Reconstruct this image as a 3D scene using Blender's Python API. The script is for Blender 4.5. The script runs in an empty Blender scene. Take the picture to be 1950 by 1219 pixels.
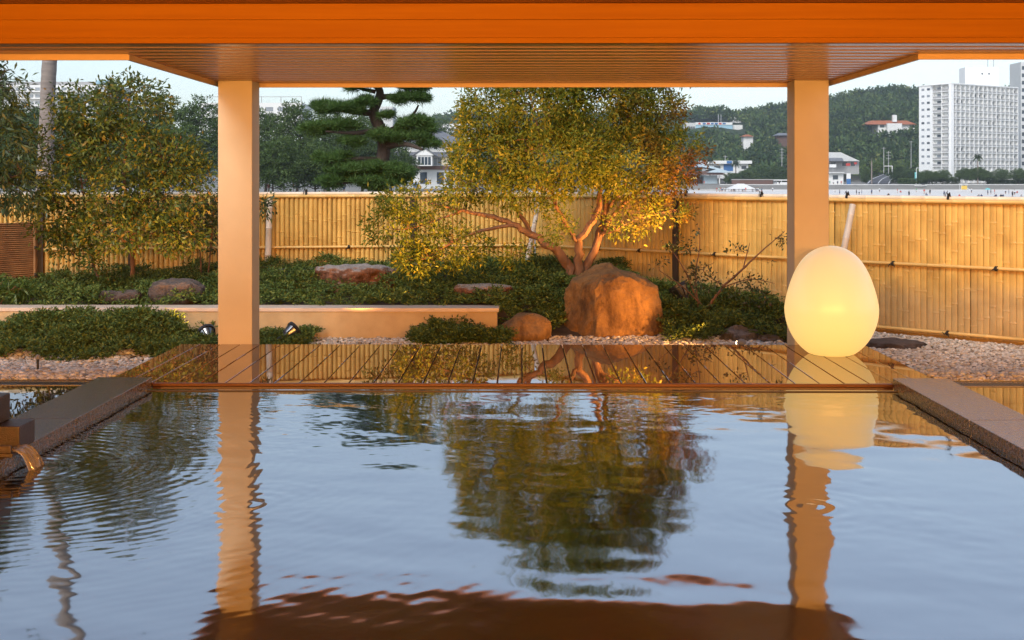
import bpy, math, random
import numpy as np
from mathutils import Vector, Matrix, noise

# ------------------------------------------------------------------ camera, sky, sun, exposure
SC = bpy.context.scene
COL = SC.collection
F, CX, HY, CAMZ = 2300.0, 975.0, 336.0, 1.73        # focal length in photo pixels, centre column, horizon row, eye height
YAW = math.atan(18 / 2300)
cd = bpy.data.cameras.new('camera'); cam = bpy.data.objects.new('camera', cd); COL.objects.link(cam)
cd.sensor_width = 36; cd.lens = 36 * F / 1950; cd.shift_y = -(609.5 - HY) / 1950
cd.clip_start = 0.05; cd.clip_end = 6000
cam.location = (0, 0, CAMZ); cam.rotation_euler = (math.pi / 2, 0, YAW)
SC.camera = cam

SUN_EL, SUN_AZ = math.radians(38), math.radians(205)   # azimuth clockwise from +Y: behind the camera
w = bpy.data.worlds.new('World'); SC.world = w; w.use_nodes = True
wn = w.node_tree; wn.nodes.clear()
sky = wn.nodes.new('ShaderNodeTexSky'); sky.sky_type = 'NISHITA'; sky.sun_disc = False
sky.sun_elevation = SUN_EL; sky.sun_rotation = SUN_AZ; sky.air_density = 1.0; sky.dust_density = 1.2; sky.ozone_density = 1.5
hs = wn.nodes.new('ShaderNodeHueSaturation'); hs.inputs['Saturation'].default_value = 0.76
bg = wn.nodes.new('ShaderNodeBackground'); bg.inputs['Strength'].default_value = 0.15
wo = wn.nodes.new('ShaderNodeOutputWorld')
wn.links.new(sky.outputs[0], hs.inputs['Color']); wn.links.new(hs.outputs[0], bg.inputs['Color']); wn.links.new(bg.outputs[0], wo.inputs['Surface'])

sd = bpy.data.lights.new('sun', 'SUN'); sd.energy = 1.5; sd.angle = math.radians(25); sd.color = (1, .95, .88)
sun = bpy.data.objects.new('sun', sd); COL.objects.link(sun); sun.location = (-8, -12, 30)
_d = Vector((math.sin(SUN_AZ) * math.cos(SUN_EL), math.cos(SUN_AZ) * math.cos(SUN_EL), math.sin(SUN_EL)))
sun.rotation_euler = _d.to_track_quat('Z', 'Y').to_euler()
SC.view_settings.view_transform = 'Standard'; SC.view_settings.look = 'None'
SC.view_settings.exposure = 0.55; SC.view_settings.gamma = 1.0; SC.view_settings.use_curve_mapping = False
SC.render.engine = 'CYCLES'
SC.cycles.use_denoising = True; SC.cycles.max_bounces = 8; SC.cycles.diffuse_bounces = 3; SC.cycles.glossy_bounces = 4
SC.cycles.transmission_bounces = 4; SC.cycles.transparent_max_bounces = 6; SC.cycles.volume_bounces = 0
SC.cycles.caustics_reflective = False; SC.cycles.caustics_refractive = False; SC.cycles.sample_clamp_indirect = 4

# ------------------------------------------------------------------ helpers
RNG = np.random.default_rng(7); random.seed(7)
def at(px, py, D):
    """world point at depth Y=D seen at photo pixel (px, py)"""
    dx = (px - CX) / F
    X = dx * math.cos(YAW) - math.sin(YAW); Y = dx * math.sin(YAW) + math.cos(YAW)
    s = D / Y
    return Vector((X * s, D, CAMZ - (py - HY) / F * s))
def slope(px):
    p = at(px, HY, 1.0); return p.x
def woff(o):
    v = Vector((0, 0, 0))
    while o is not None:
        v += o.location; o = o.parent
    return v
def link(name, me, m, parent=None, smooth=False):
    o = bpy.data.objects.new(name, me); COL.objects.link(o)
    if m is not None: me.materials.append(m)
    if parent is not None: o.parent = parent
    if smooth: me.polygons.foreach_set('use_smooth', [True] * len(me.polygons))
    return o
def tag(o, label=None, cat=None, group=None, kind=None):
    if label: o['label'] = label
    if cat: o['category'] = cat
    if group: o['group'] = group
    if kind: o['kind'] = kind
    return o
def thing(name, label, cat, loc=(0, 0, 0), group=None):
    o = bpy.data.objects.new(name, None); COL.objects.link(o); o.location = loc; o.empty_display_size = .1
    return tag(o, label, cat, group)
def copy_tree(o, parent=None):
    c = o.copy(); COL.objects.link(c); c.parent = parent
    for ch in list(o.children): copy_tree(ch, c)
    return c
class MB:
    def __init__(s): s.v = []; s.f = []
    def box(s, x0, x1, y0, y1, z0, z1):
        return s.obox(Vector((x0, y0, z0)), Vector((x1 - x0, 0, 0)), Vector((0, y1 - y0, 0)), Vector((0, 0, z1 - z0)))
    def obox(s, o, a, b, c):
        n = len(s.v); o = Vector(o); a = Vector(a); b = Vector(b); c = Vector(c)
        s.v += [o, o + a, o + a + b, o + b, o + c, o + a + c, o + a + b + c, o + b + c]
        fs = [(0, 3, 2, 1), (4, 5, 6, 7), (0, 1, 5, 4), (1, 2, 6, 5), (2, 3, 7, 6), (3, 0, 4, 7)]
        if a.cross(b).dot(c) < 0: fs = [f[::-1] for f in fs]
        s.f += [tuple(i + n for i in f) for f in fs]; return s
    def poly(s, pts):
        n = len(s.v); s.v += [Vector(p) for p in pts]; s.f.append(tuple(range(n, n + len(pts)))); return s
    def prism(s, pts, ext):
        n = len(s.v); k = len(pts); e = Vector(ext)
        s.v += [Vector(p) for p in pts] + [Vector(p) + e for p in pts]
        s.f.append(tuple(range(n + k - 1, n - 1, -1))); s.f.append(tuple(range(n + k, n + 2 * k)))
        for i in range(k): s.f.append((n + i, n + (i + 1) % k, n + k + (i + 1) % k, n + k + i))
        return s
    def tube(s, pts, rad, n=8, cap=True):
        pts = [Vector(p) for p in pts]; b = len(s.v)
        if not hasattr(rad, '__len__'): rad = [rad] * len(pts)
        up = Vector((.13, .31, 1)).normalized(); prev = None
        for i, p in enumerate(pts):
            t = (pts[min(i + 1, len(pts) - 1)] - pts[max(i - 1, 0)]).normalized()
            if prev is None:
                u = t.cross(up)
                if u.length < .2: u = t.cross(Vector((1, 0, 0)))
            else: u = prev - t * prev.dot(t)
            u.normalize(); prev = u; v = t.cross(u)
            for k in range(n):
                a = 2 * math.pi * k / n
                s.v.append(p + (u * math.cos(a) + v * math.sin(a)) * rad[i])
        for i in range(len(pts) - 1):
            for k in range(n):
                s.f.append((b + i * n + k, b + i * n + (k + 1) % n, b + (i + 1) * n + (k + 1) % n, b + (i + 1) * n + k))
        if cap:
            s.f.append(tuple(b + k for k in range(n))[::-1]); s.f.append(tuple(b + (len(pts) - 1) * n + k for k in range(n)))
        return s
    def lathe(s, prof, n=24, org=(0, 0, 0), axis=(0, 0, 1)):
        b = len(s.v); o = Vector(org); q = Vector(axis).normalized().to_track_quat('Z', 'Y')
        for r, z in prof:
            for k in range(n):
                a = 2 * math.pi * k / n
                s.v.append(o + q @ Vector((r * math.cos(a), r * math.sin(a), z)))
        for i in range(len(prof) - 1):
            for k in range(n):
                s.f.append((b + i * n + k, b + i * n + (k + 1) % n, b + (i + 1) * n + (k + 1) % n, b + (i + 1) * n + k))
        s.f.append(tuple(b + k for k in range(n))[::-1]); s.f.append(tuple(b + (len(prof) - 1) * n + k for k in range(n)))
        return s
    def build(s, name, m, parent=None, smooth=False, bevel=0):
        off = woff(parent)
        me = bpy.data.meshes.new(name); me.from_pydata([tuple(v - off) for v in s.v], [], s.f); me.update()
        o = link(name, me, m, parent, smooth)
        if smooth: me.set_sharp_from_angle(angle=math.radians(45))
        if bevel:
            b = o.modifiers.new('bevel', 'BEVEL'); b.width = bevel; b.segments = 2; b.limit_method = 'ANGLE'
        return o
def mesh_np(name, V, Q, m, parent=None, smooth=False):
    """V (N,3) world coordinates, Q (M,k) faces all of k corners"""
    V = np.asarray(V, dtype=np.float32) - np.array(woff(parent), dtype=np.float32)
    Q = np.asarray(Q, dtype=np.int32); k = Q.shape[1]
    me = bpy.data.meshes.new(name)
    me.vertices.add(len(V)); me.vertices.foreach_set('co', V.ravel())
    me.loops.add(Q.size); me.loops.foreach_set('vertex_index', Q.ravel())
    me.polygons.add(len(Q)); me.polygons.foreach_set('loop_start', np.arange(0, Q.size, k, dtype=np.int32))
    if smooth: me.polygons.foreach_set('use_smooth', np.ones(len(Q), dtype=bool))
    me.update(calc_edges=True); me.validate()
    return link(name, me, m, parent)
def unit(a): return a / np.maximum(np.linalg.norm(a, axis=-1, keepdims=True), 1e-9)
def leaf_arrays(P, Dn, L, W, fold=.25, rng=RNG):
    """diamond leaf at each P along Dn; returns verts, quads"""
    N = len(P); L = np.broadcast_to(L, (N,))[:, None]; W = np.broadcast_to(W, (N,))[:, None]
    Dn = unit(Dn); r = rng.normal(size=(N, 3)); r[:, 2] += .9
    S = unit(np.cross(Dn, r)); Nn = np.cross(S, Dn)
    V = np.empty((N, 4, 3)); mid = P + Dn * L * .48
    V[:, 0] = P; V[:, 1] = mid + S * W * .5 + Nn * W * fold; V[:, 2] = P + Dn * L - Nn * L * .12; V[:, 3] = mid - S * W * .5 + Nn * W * fold
    return V.reshape(-1, 3), np.arange(N * 4).reshape(-1, 4)
def sample_lobes(lobes, n, rng=RNG, shell=.5):
    """lobes: list of (centre Vector, (rx,ry,rz)); random points, more of them near the skin of each lobe"""
    vol = np.array([r[0] * r[1] * r[2] for _, r in lobes]) ** .75; vol /= vol.sum()
    k = rng.choice(len(lobes), size=n, p=vol)
    C = np.array([tuple(c) for c, _ in lobes])[k]; R = np.array([r for _, r in lobes])[k]
    d = unit(rng.normal(size=(n, 3))); rad = rng.random(n)[:, None] ** (1 / 3 * (1 - shell) + .12 * shell)
    return C + d * rad * R, d

# ------------------------------------------------------------------ materials
MATS = {}
def nodes(name):
    m = bpy.data.materials.new(name); m.use_nodes = True; nt = m.node_tree
    b = nt.nodes['Principled BSDF']; MATS[name] = m
    return m, nt, b
def ramp(nt, fac, stops):
    r = nt.nodes.new('ShaderNodeValToRGB')
    el = r.color_ramp.elements
    while len(el) < len(stops): el.new(.5)
    for e, (p, c) in zip(el, stops): e.position = p; e.color = (*c, 1)
    nt.links.new(fac, r.inputs[0]); return r.outputs[0]
def tcoord(nt, scale=(1, 1, 1), kind='Object'):
    t = nt.nodes.new('ShaderNodeTexCoord'); mp = nt.nodes.new('ShaderNodeMapping'); mp.inputs['Scale'].default_value = scale
    nt.links.new(t.outputs[kind], mp.inputs[0]); return mp.outputs[0]
def ntex(nt, vec, scale, detail=4, rough=.55):
    n = nt.nodes.new('ShaderNodeTexNoise'); n.inputs['Scale'].default_value = scale; n.inputs['Detail'].default_value = detail
    n.inputs['Roughness'].default_value = rough
    if vec is not None: nt.links.new(vec, n.inputs['Vector'])
    return n.outputs[0]
def bump(nt, b, h, strength, dist=.01):
    u = nt.nodes.new('ShaderNodeBump'); u.inputs['Strength'].default_value = strength; u.inputs['Distance'].default_value = dist
    nt.links.new(h, u.inputs['Height']); nt.links.new(u.outputs[0], b.inputs['Normal'])
def mixc(nt, fac, a, c, mode='MIX'):
    x = nt.nodes.new('ShaderNodeMix'); x.data_type = 'RGBA'; x.blend_type = mode
    if isinstance(fac, (int, float)): x.inputs[0].default_value = fac
    else: nt.links.new(fac, x.inputs[0])
    for sck, val in ((x.inputs[6], a), (x.inputs[7], c)):
        if isinstance(val, tuple): sck.default_value = (*val, 1)
        else: nt.links.new(val, sck)
    return x.outputs[2]
def mat(name, c1, c2=None, scale=6, stretch=(1, 1, 1), rough=.6, bumps=0, bdist=.01, spec=.5, coat=0, metal=0, island=0, kind='Object'):
    m, nt, b = nodes(name); v = tcoord(nt, stretch, kind)
    if c2 is None: c2 = tuple(x * .8 for x in c1)
    n = ntex(nt, v, scale); col = ramp(nt, n, [(.3, c2), (.7, c1)])
    if island:
        g = nt.nodes.new('ShaderNodeObjectInfo'); col = mixc(nt, island, col, ramp(nt, g.outputs['Random'], [(0, (.45, .45, .45)), (1, (1, 1, 1))]), 'MULTIPLY')
    nt.links.new(col, b.inputs['Base Color']); b.inputs['Roughness'].default_value = rough; b.inputs['Metallic'].default_value = metal
    b.inputs['Specular IOR Level'].default_value = spec; b.inputs['Coat Weight'].default_value = coat; b.inputs['Coat Roughness'].default_value = .05
    if bumps: bump(nt, b, ntex(nt, v, scale * 4, 6), bumps, bdist)
    return m
def leafmat(name, stops, trans=.35, rough=.45, spec=.4, xtint=None):
    m, nt, b = nodes(name)
    g = nt.nodes.new('ShaderNodeNewGeometry'); col = ramp(nt, g.outputs['Random Per Island'], stops)
    if xtint:
        t = nt.nodes.new('ShaderNodeTexCoord'); sx = nt.nodes.new('ShaderNodeSeparateXYZ'); nt.links.new(t.outputs['Object'], sx.inputs[0])
        mr = nt.nodes.new('ShaderNodeMapRange'); mr.inputs[1].default_value, mr.inputs[2].default_value = xtint[0], xtint[1]
        nt.links.new(sx.outputs[0], mr.inputs[0])
        nz = ntex(nt, tcoord(nt), 2.2, 2); mm = nt.nodes.new('ShaderNodeMath'); mm.operation = 'MULTIPLY'; nt.links.new(mr.outputs[0], mm.inputs[0])
        r2 = nt.nodes.new('ShaderNodeMapRange'); r2.inputs[1].default_value, r2.inputs[2].default_value = .4, .62; nt.links.new(nz, r2.inputs[0])
        nt.links.new(r2.outputs[0], mm.inputs[1])
        col = mixc(nt, mm.outputs[0], col, ramp(nt, g.outputs['Random Per Island'], [(0, xtint[2]), (1, xtint[3])]))
    nt.links.new(col, b.inputs['Base Color']); b.inputs['Roughness'].default_value = rough; b.inputs['Specular IOR Level'].default_value = spec
    tr = nt.nodes.new('ShaderNodeBsdfTranslucent'); nt.links.new(col, tr.inputs[0])
    ms = nt.nodes.new('ShaderNodeMixShader'); ms.inputs[0].default_value = trans
    out = nt.nodes['Material Output']; nt.links.new(b.outputs[0], ms.inputs[1]); nt.links.new(tr.outputs[0], ms.inputs[2]); nt.links.new(ms.outputs[0], out.inputs[0])
    return m
def emis(name, col, st):
    m, nt, b = nodes(name); b.inputs['Base Color'].default_value = (*col, 1); b.inputs['Emission Color'].default_value = (*col, 1); b.inputs['Emission Strength'].default_value = st
    return m

WARM = (1.0, .43, .10)
M = {}
M['plaster'] = mat('plaster', (.61, .53, .38), (.53, .45, .31), 1.6, rough=.75, bumps=.4, bdist=.004)
M['fascia'] = mat('fascia_wood', (.34, .13, .002), (.29, .105, .0015), 3, (.3, 4, 9), rough=.5, bumps=.05, spec=.06)
M['ceil'] = mat('ceiling_wood', (.25, .11, .04), (.18, .08, .03), 3, (.3, 10, 10), rough=.4)
M['soffit'] = mat('soffit_board', (.42, .26, .17), (.36, .21, .13), 3, (.4, 9, 9), rough=.24, spec=.5, bumps=.03, island=.12)
M['edge'] = mat('deck_edge_wood', (.13, .045, .015), (.09, .03, .01), 4, (.3, 6, 6), rough=.35)
M['trim'] = mat('eave_trim', (.62, .42, .2), (.55, .36, .16), 4, rough=.4)
M['roofmetal'] = mat('roof_metal', (.2, .2, .21), None, 4, rough=.5)
M['bamboo'] = mat('bamboo_cane', (.76, .50, .14), (.62, .385, .095), 3, (6, 6, 1.2), rough=.42, island=.35, bumps=.05)
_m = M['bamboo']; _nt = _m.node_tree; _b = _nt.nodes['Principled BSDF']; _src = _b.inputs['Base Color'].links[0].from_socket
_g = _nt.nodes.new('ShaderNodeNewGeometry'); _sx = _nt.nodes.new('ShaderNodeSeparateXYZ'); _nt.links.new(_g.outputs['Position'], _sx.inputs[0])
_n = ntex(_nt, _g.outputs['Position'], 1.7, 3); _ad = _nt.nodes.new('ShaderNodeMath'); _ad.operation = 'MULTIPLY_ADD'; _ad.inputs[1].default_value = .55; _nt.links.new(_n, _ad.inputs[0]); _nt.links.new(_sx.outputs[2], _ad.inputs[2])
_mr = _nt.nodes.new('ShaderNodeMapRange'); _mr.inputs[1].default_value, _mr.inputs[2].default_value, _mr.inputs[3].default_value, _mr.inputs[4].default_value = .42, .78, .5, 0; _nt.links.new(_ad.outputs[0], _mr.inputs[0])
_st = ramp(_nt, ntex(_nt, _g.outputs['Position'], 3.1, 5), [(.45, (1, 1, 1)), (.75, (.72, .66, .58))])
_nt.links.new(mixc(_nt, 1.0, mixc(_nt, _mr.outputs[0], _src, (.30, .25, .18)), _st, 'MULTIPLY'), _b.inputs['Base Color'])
M['bamboo_rail'] = mat('bamboo_rail', (.70, .48, .17), (.60, .39, .12), 2, (1, 1, 1), rough=.4)
M['bamboo_cap'] = mat('bamboo_cap', (.76, .68, .56), (.66, .57, .43), 3, rough=.45)
M['bamboo_grey'] = mat('bamboo_weathered', (.62, .57, .48), (.5, .45, .36), 5, rough=.5)
M['bamboo_dark'] = mat('bamboo_dark', (.38, .2, .08), (.24, .12, .05), 6, rough=.5, island=.3)
M['backing'] = mat('fence_backing', (.50, .32, .11), None, 5, rough=.7)
M['rope'] = mat('black_rope', (.02, .018, .015), None, 30, rough=.9)
M['darkwood'] = mat('dark_post', (.045, .03, .022), (.03, .02, .015), 8, (4, 4, .6), rough=.55, bumps=.2)
M['wallplaster'] = mat('garden_wall', (.54, .40, .22), (.44, .31, .16), 4, rough=.8, bumps=.25)
M['cap'] = mat('wall_cap', (.62, .5, .4), (.55, .42, .32), 6, rough=.55)
M['blackmetal'] = mat('black_metal', (.018, .018, .02), None, 10, rough=.38)
M['steel'] = mat('steel_grate', (.35, .35, .36), None, 10, rough=.3, metal=1)
M['soil'] = mat('soil', (.07, .05, .032), (.04, .03, .02), 5, rough=.95, bumps=.5, bdist=.03)
M['bark'] = mat('bark_warm', (.22, .11, .055), (.10, .05, .028), 7, (2, 2, .5), rough=.75, bumps=.5, bdist=.01)
M['barkdark'] = mat('bark_dark', (.07, .05, .04), (.035, .026, .02), 9, (2, 2, .6), rough=.9, bumps=.6, bdist=.02)
M['palmbark'] = mat('palm_bark', (.30, .25, .22), (.2, .165, .145), 3, (.8, .8, 9), rough=.9, bumps=.6, bdist=.02)
def wet(name, c1, c2, scale, stretch, rough, ior=1.5, bumps=0, bdist=.002, island=0, bscale=None):
    m = mat(name, c1, c2, scale, stretch, rough=rough, island=island, spec=.0)
    nt = m.node_tree; b = nt.nodes['Principled BSDF']; b.inputs['IOR'].default_value = ior
    b.inputs['Coat Weight'].default_value = 1; b.inputs['Coat Roughness'].default_value = .012; b.inputs['Coat IOR'].default_value = 1.9
    if bumps:
        u = nt.nodes.new('ShaderNodeBump'); u.inputs['Strength'].default_value = bumps; u.inputs['Distance'].default_value = bdist
        nt.links.new(ntex(nt, tcoord(nt, (1, 1, 1)), bscale or 8, 2), u.inputs['Height']); nt.links.new(u.outputs[0], b.inputs['Coat Normal'])
    return m
M['deck'] = wet('wet_deck_wood', (.36, .155, .055), (.24, .10, .034), 3, (9, .6, 9), .35, bumps=.04, bdist=.01, island=.25, bscale=2.5)
M['granite'] = wet('wet_granite', (.20, .15, .125), (.012, .010, .009), 80, (1, 1, 1), .45, bumps=.5, bdist=.01, bscale=45)
M['granite'].node_tree.nodes['Principled BSDF'].inputs['Coat Roughness'].default_value = .12
M['floor'] = wet('wet_stone_floor', (.09, .06, .045), (.05, .034, .026), 4, (1, 1, 1), .4, bumps=.05, bdist=.01, bscale=3)
M['pool_tile'] = mat('pool_tile', (.06, .04, .03), None, 8, rough=.5)
def water_mat():
    m, nt, b = nodes('pool_water')
    b.inputs['Base Color'].default_value = (.009, .005, .003, 1); b.inputs['Roughness'].default_value = .045; b.inputs['IOR'].default_value = 3.2
    b.inputs['Specular IOR Level'].default_value = .9
    return m
M['water'] = water_mat()

# ------------------------------------------------------------------ far ground
SAND = -4.27
def ridge_row(px):
    xs = [-400, 300, 700, 800, 830, 860, 890, 1000, 1150, 1250, 1300, 1345, 1385, 1405, 1440, 1500, 1580, 1640, 1690, 1750, 1850, 1930, 2000, 2200]
    ys = [265, 262, 250, 236, 226, 220, 224, 226, 222, 224, 217, 210, 214, 220, 210, 203, 193, 181, 175, 176, 182, 166, 160, 165]
    return np.interp(px, xs, ys)
def terr(x, y):
    """height of the land outside the terrace"""
    y = np.maximum(y, 1.0); px = CX + F * (np.tan(np.arctan2(x, y) + YAW))
    land = np.full_like(x, -1.1)
    t = x / y
    sand_m = np.clip((t - .105) / .02, 0, 1) * np.clip((y - 24) / 10, 0, 1)
    far = np.clip((y - 511) / 6, 0, 1)
    plain = -1.92 + 1.0 * np.clip((y - 530) / 40, 0, 1)
    z = land * (1 - sand_m) + sand_m * (SAND * (1 - far) + plain * far)
    rz = CAMZ + (HY - ridge_row(px)) * 1050 / F - 6
    s = np.clip((y - 615) / 435, 0, 1); s = s * s * (3 - 2 * s) * .35 + s * .65
    h = (rz + 1) * s
    h += np.sin(x * .021 + 1.3) * np.cos(y * .017) * 4 * s
    back = np.clip((y - 1050) / 500, 0, 1)
    return z + h * (1 - .75 * back)
xs = np.concatenate([np.linspace(-4000, -700, 10), np.linspace(-650, 900, 125), np.linspace(950, 4000, 10)])
ys = np.concatenate([np.array([-60., 5, 12]), np.linspace(23, 500, 30), np.linspace(508, 530, 12), np.linspace(536, 1080, 90), np.linspace(1120, 5000, 14)])
gx, gy = np.meshgrid(xs, ys, indexing='xy'); gz = terr(gx, gy)
gz[gy < 24] = np.minimum(gz[gy < 24], -1.1)
nx, ny = len(xs), len(ys)
I = np.arange(nx * ny).reshape(ny, nx)
Q = np.stack([I[:-1, :-1], I[:-1, 1:], I[1:, 1:], I[1:, :-1]], -1).reshape(-1, 4)
def ground_mat():
    m, nt, b = nodes('far_ground')
    t = nt.nodes.new('ShaderNodeNewGeometry'); sx = nt.nodes.new('ShaderNodeSeparateXYZ'); nt.links.new(t.outputs['Position'], sx.inputs[0])
    mr = nt.nodes.new('ShaderNodeMapRange'); mr.inputs[1].default_value, mr.inputs[2].default_value = -4.1, -3.6; nt.links.new(sx.outputs[2], mr.inputs[0])
    sand = ramp(nt, ntex(nt, t.outputs['Position'], .3), [(.3, (.74, .71, .66)), (.7, (.80, .77, .72))])
    earth = ramp(nt, ntex(nt, t.outputs['Position'], .12), [(.3, (.20, .19, .17)), (.7, (.28, .27, .24))])
    m2 = nt.nodes.new('ShaderNodeMapRange'); m2.inputs[1].default_value, m2.inputs[2].default_value = 0.5, 4; nt.links.new(sx.outputs[2], m2.inputs[0])
    green = ramp(nt, ntex(nt, t.outputs['Position'], .05), [(.3, (.02, .035, .015)), (.7, (.035, .06, .022))])
    c = mixc(nt, mr.outputs[0], sand, earth); c = mixc(nt, m2.outputs[0], c, green)
    nt.links.new(c, b.inputs['Base Color']); b.inputs['Roughness'].default_value = .95
    return m
g = mesh_np('ground', np.stack([gx, gy, gz], -1).reshape(-1, 3), Q, ground_mat(), smooth=True); tag(g, kind='structure')

# ------------------------------------------------------------------ terrace: soil, deck, pool, kerbs
FENCE_C = at(1020, 466, 19.15); FENCE_R = at(1950, 513, 14.1); FENCE_L = at(80, 475, 17.95)
def xy(v): return Vector((v.x, v.y, 0))
dirR = (xy(FENCE_R) - xy(FENCE_C)).normalized(); dirL = (xy(FENCE_L) - xy(FENCE_C)).normalized()
END_R = xy(FENCE_R) + dirR * 1.4; END_L = xy(FENCE_L) + dirL * 2.2
def fence_y(x):
    x = np.asarray(x, dtype=float)
    yl = FENCE_C.y + (x - FENCE_C.x) * dirL.y / dirL.x; yr = FENCE_C.y + (x - FENCE_C.x) * dirR.y / dirR.x
    return np.where(x < FENCE_C.x, yl, yr)
WALL_Y, WALL_END = 14.7, at(950, 582, 14.7).x
def sm(a, b, v): t = np.clip((v - a) / (b - a), 0, 1); return t * t * (3 - 2 * t)
def gh(x, y):
    """garden ground height"""
    x = np.asarray(x, dtype=float); y = np.asarray(y, dtype=float)
    z = -.02 - .24 * sm(10.2, 12.8, y) + 0 * x
    bed = sm(WALL_Y + .12, WALL_Y + .35, y) * (.33 + .18 * sm(15, 18.6, y) * sm(-7.4, -4, x))
    slope_ = sm(14.4, 16.6, y) * .45 + .09 * sm(16.6, 18.8, y)
    k = sm(WALL_END - .05, WALL_END + .4, x)
    z = z + bed * (1 - k) + slope_ * k * (1 - sm(1.4, 2.5, x))
    z = z + sm(1.4, 2.5, x) * (1 - sm(3.3, 3.75, x)) * sm(14.4, 15.8, y) * .18
    z = z + .30 * np.exp(-(((x + 4.7) / 1.8) ** 2 + ((y - 14.05) / .66) ** 2)) * (1 - sm(-4.4, -3.6, x)) * (1 - k) * (y < WALL_Y + .05)
    return z
xs = np.linspace(-11, 9.5, 150); 
rows = []
tt = np.linspace(0, 1, 70)
gx = np.repeat(xs[None, :], 70, 0); gy = 9.9 + tt[:, None] * (np.minimum(fence_y(xs) + .35, 20.5)[None, :] - 9.9)
gz = gh(gx, gy) + .012 * np.sin(gx * 7) * np.cos(gy * 6)
gz = np.where((gx > -3.6) & (gx < 3.6) & (gy < 12.6), -.4, gz)
I = np.arange(70 * 150).reshape(70, 150); Q = np.stack([I[:-1, :-1], I[:-1, 1:], I[1:, 1:], I[1:, :-1]], -1).reshape(-1, 4)
tag(mesh_np('garden_soil', np.stack([gx, gy, gz], -1).reshape(-1, 3), Q, M['soil'], smooth=True), kind='structure')
# terrace retaining base under everything
mb = MB(); mb.box(-10, 8.5, -5, 9.9, -1.6, -1.02)
tag(mb.build('terrace_base', M['wallplaster']), kind='structure')

# wet wooden deck
DX0, DP, DY0, DY1 = -3.516, .2071, 10.07, 12.43
deck = MB().box(DX0 + .02, 3.5, DY0 + .04, DY1 - .02, -.32, -.034).build('wooden_deck', M['darkwood']); tag(deck, kind='structure')
pm = MB().box(.0045, DP - .0045, 0, DY1 - DY0 - .035, -.034, 0)
p0 = pm.build('plank', M['deck'], deck, bevel=.004)
p0.location = (DX0, DY0 + .035, 0)
for k in range(1, 34):
    c = p0.copy(); COL.objects.link(c); c.location = (DX0 + k * DP, DY0 + .035, random.uniform(-.001, .001)); c.rotation_euler.y = random.uniform(-.002, .002)
MB().box(-3.08, 3.09, DY0 - .002, DY0 + .03, -.0235, .001).build('edge_board', M['edge'], deck, bevel=.003)
# overflow ledge in front of the deck, just under a skin of water
ledge = MB().box(-3.1, 3.1, 9.885, DY0 + .04, -.3, -.024).build('overflow_ledge', M['water']); tag(ledge, kind='structure')
lip = MB().box(-3.07, 3.07, 9.868, 9.8845, -.05, -.0225).build('ledge_edge', M['pool_tile'], ledge)

# pool water as a rippled sheet
xs = np.linspace(-3.09, 3.09, 400)
ys = np.concatenate([np.linspace(-3, 3.6, 30), 3.6 + np.cumsum(np.full(400, .0157))]); ys = ys[ys < 9.872]; ys[-1] = 9.872
gx, gy = np.meshgrid(xs, ys); z = np.zeros_like(gx); r = np.random.default_rng(3)
def waves(n, l0, l1, amp, spread=math.pi, ang0=0):
    s = np.zeros_like(gx)
    for _ in range(n):
        lam = math.exp(r.uniform(math.log(l0), math.log(l1))); a = ang0 + r.uniform(-spread, spread); k = 2 * math.pi / lam
        s += amp * lam * r.uniform(.6, 1.2) * np.sin(k * (gx * math.cos(a) + gy * math.sin(a)) + r.uniform(0, 6.28))
    return s / math.sqrt(n)
def field(n, l0, l1, seed):
    q = np.random.default_rng(seed); s = np.zeros_like(gx)
    for _ in range(n):
        lam = q.uniform(l0, l1); a = q.uniform(0, 6.28); s += np.sin(6.283 / lam * (gx * math.cos(a) + gy * math.sin(a)) + q.uniform(0, 6.28))
    return s / math.sqrt(n)
SPX, SPY = -2.97, 7.25
dsp = np.sqrt((gx - SPX) ** 2 + (gy - SPY) ** 2)
calm = np.clip(.35 + .5 * field(7, .8, 3, 5), 0, 1)
near_sp = np.exp(-(dsp / 2.1) ** 2)
z += waves(26, .30, .9, .0016)
z += waves(40, .09, .26, .0021) * (.30 + .70 * calm)
z += waves(40, .05, .10, .0016) * (.12 + .5 * calm ** 2)
z += waves(40, .055, .13, .0030, .7, math.pi / 2) * np.clip(calm * .55 * sm(6.6, 8.6, gy) + near_sp * .9, 0, 1.2)
z += .00075 * np.sin(2 * math.pi * dsp / .085 + field(5, .4, 1.2, 8) * 1.6) * np.exp(-dsp / 1.25) * sm(.03, .25, dsp)
for (bx_, by_) in ((at(465, 962, 6.45).x, 6.47), (at(1543, 965, 6.45).x, 6.45)):   # two bubbling inlets
    db = np.sqrt((gx - bx_) ** 2 + (gy - by_) ** 2)
    z += .0016 * np.exp(-(db / .075) ** 2) * (np.sin(gx * 190 + 1) * np.cos(gy * 170)) + .0010 * np.sin(2 * math.pi * db / .11) * np.exp(-db / .22)
z *= np.minimum(1, sm(9.875, 9.7, gy))
z -= .030
ny, nx = gx.shape; I = np.arange(nx * ny).reshape(ny, nx); Q = np.stack([I[:-1, :-1], I[:-1, 1:], I[1:, 1:], I[1:, :-1]], -1).reshape(-1, 4)
tag(mesh_np('pool_water', np.stack([gx, gy, z], -1).reshape(-1, 3), Q, M['water'], smooth=True), kind='structure')
basin = MB().box(-3.25, 3.25, -3.2, 9.88, -1.02, -.9); basin.box(-3.25, -3.105, -3.2, 9.87, -.9, -.021); basin.box(3.105, 3.25, -3.2, 9.87, -.9, -.021); basin.box(-3.1, 3.1, -3.2, -3.05, -.9, -.02); basin.box(-3.1, 3.1, 9.883, 9.98, -.9, -.31)
tag(basin.build('pool_basin', M['pool_tile']), kind='structure')

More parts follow.
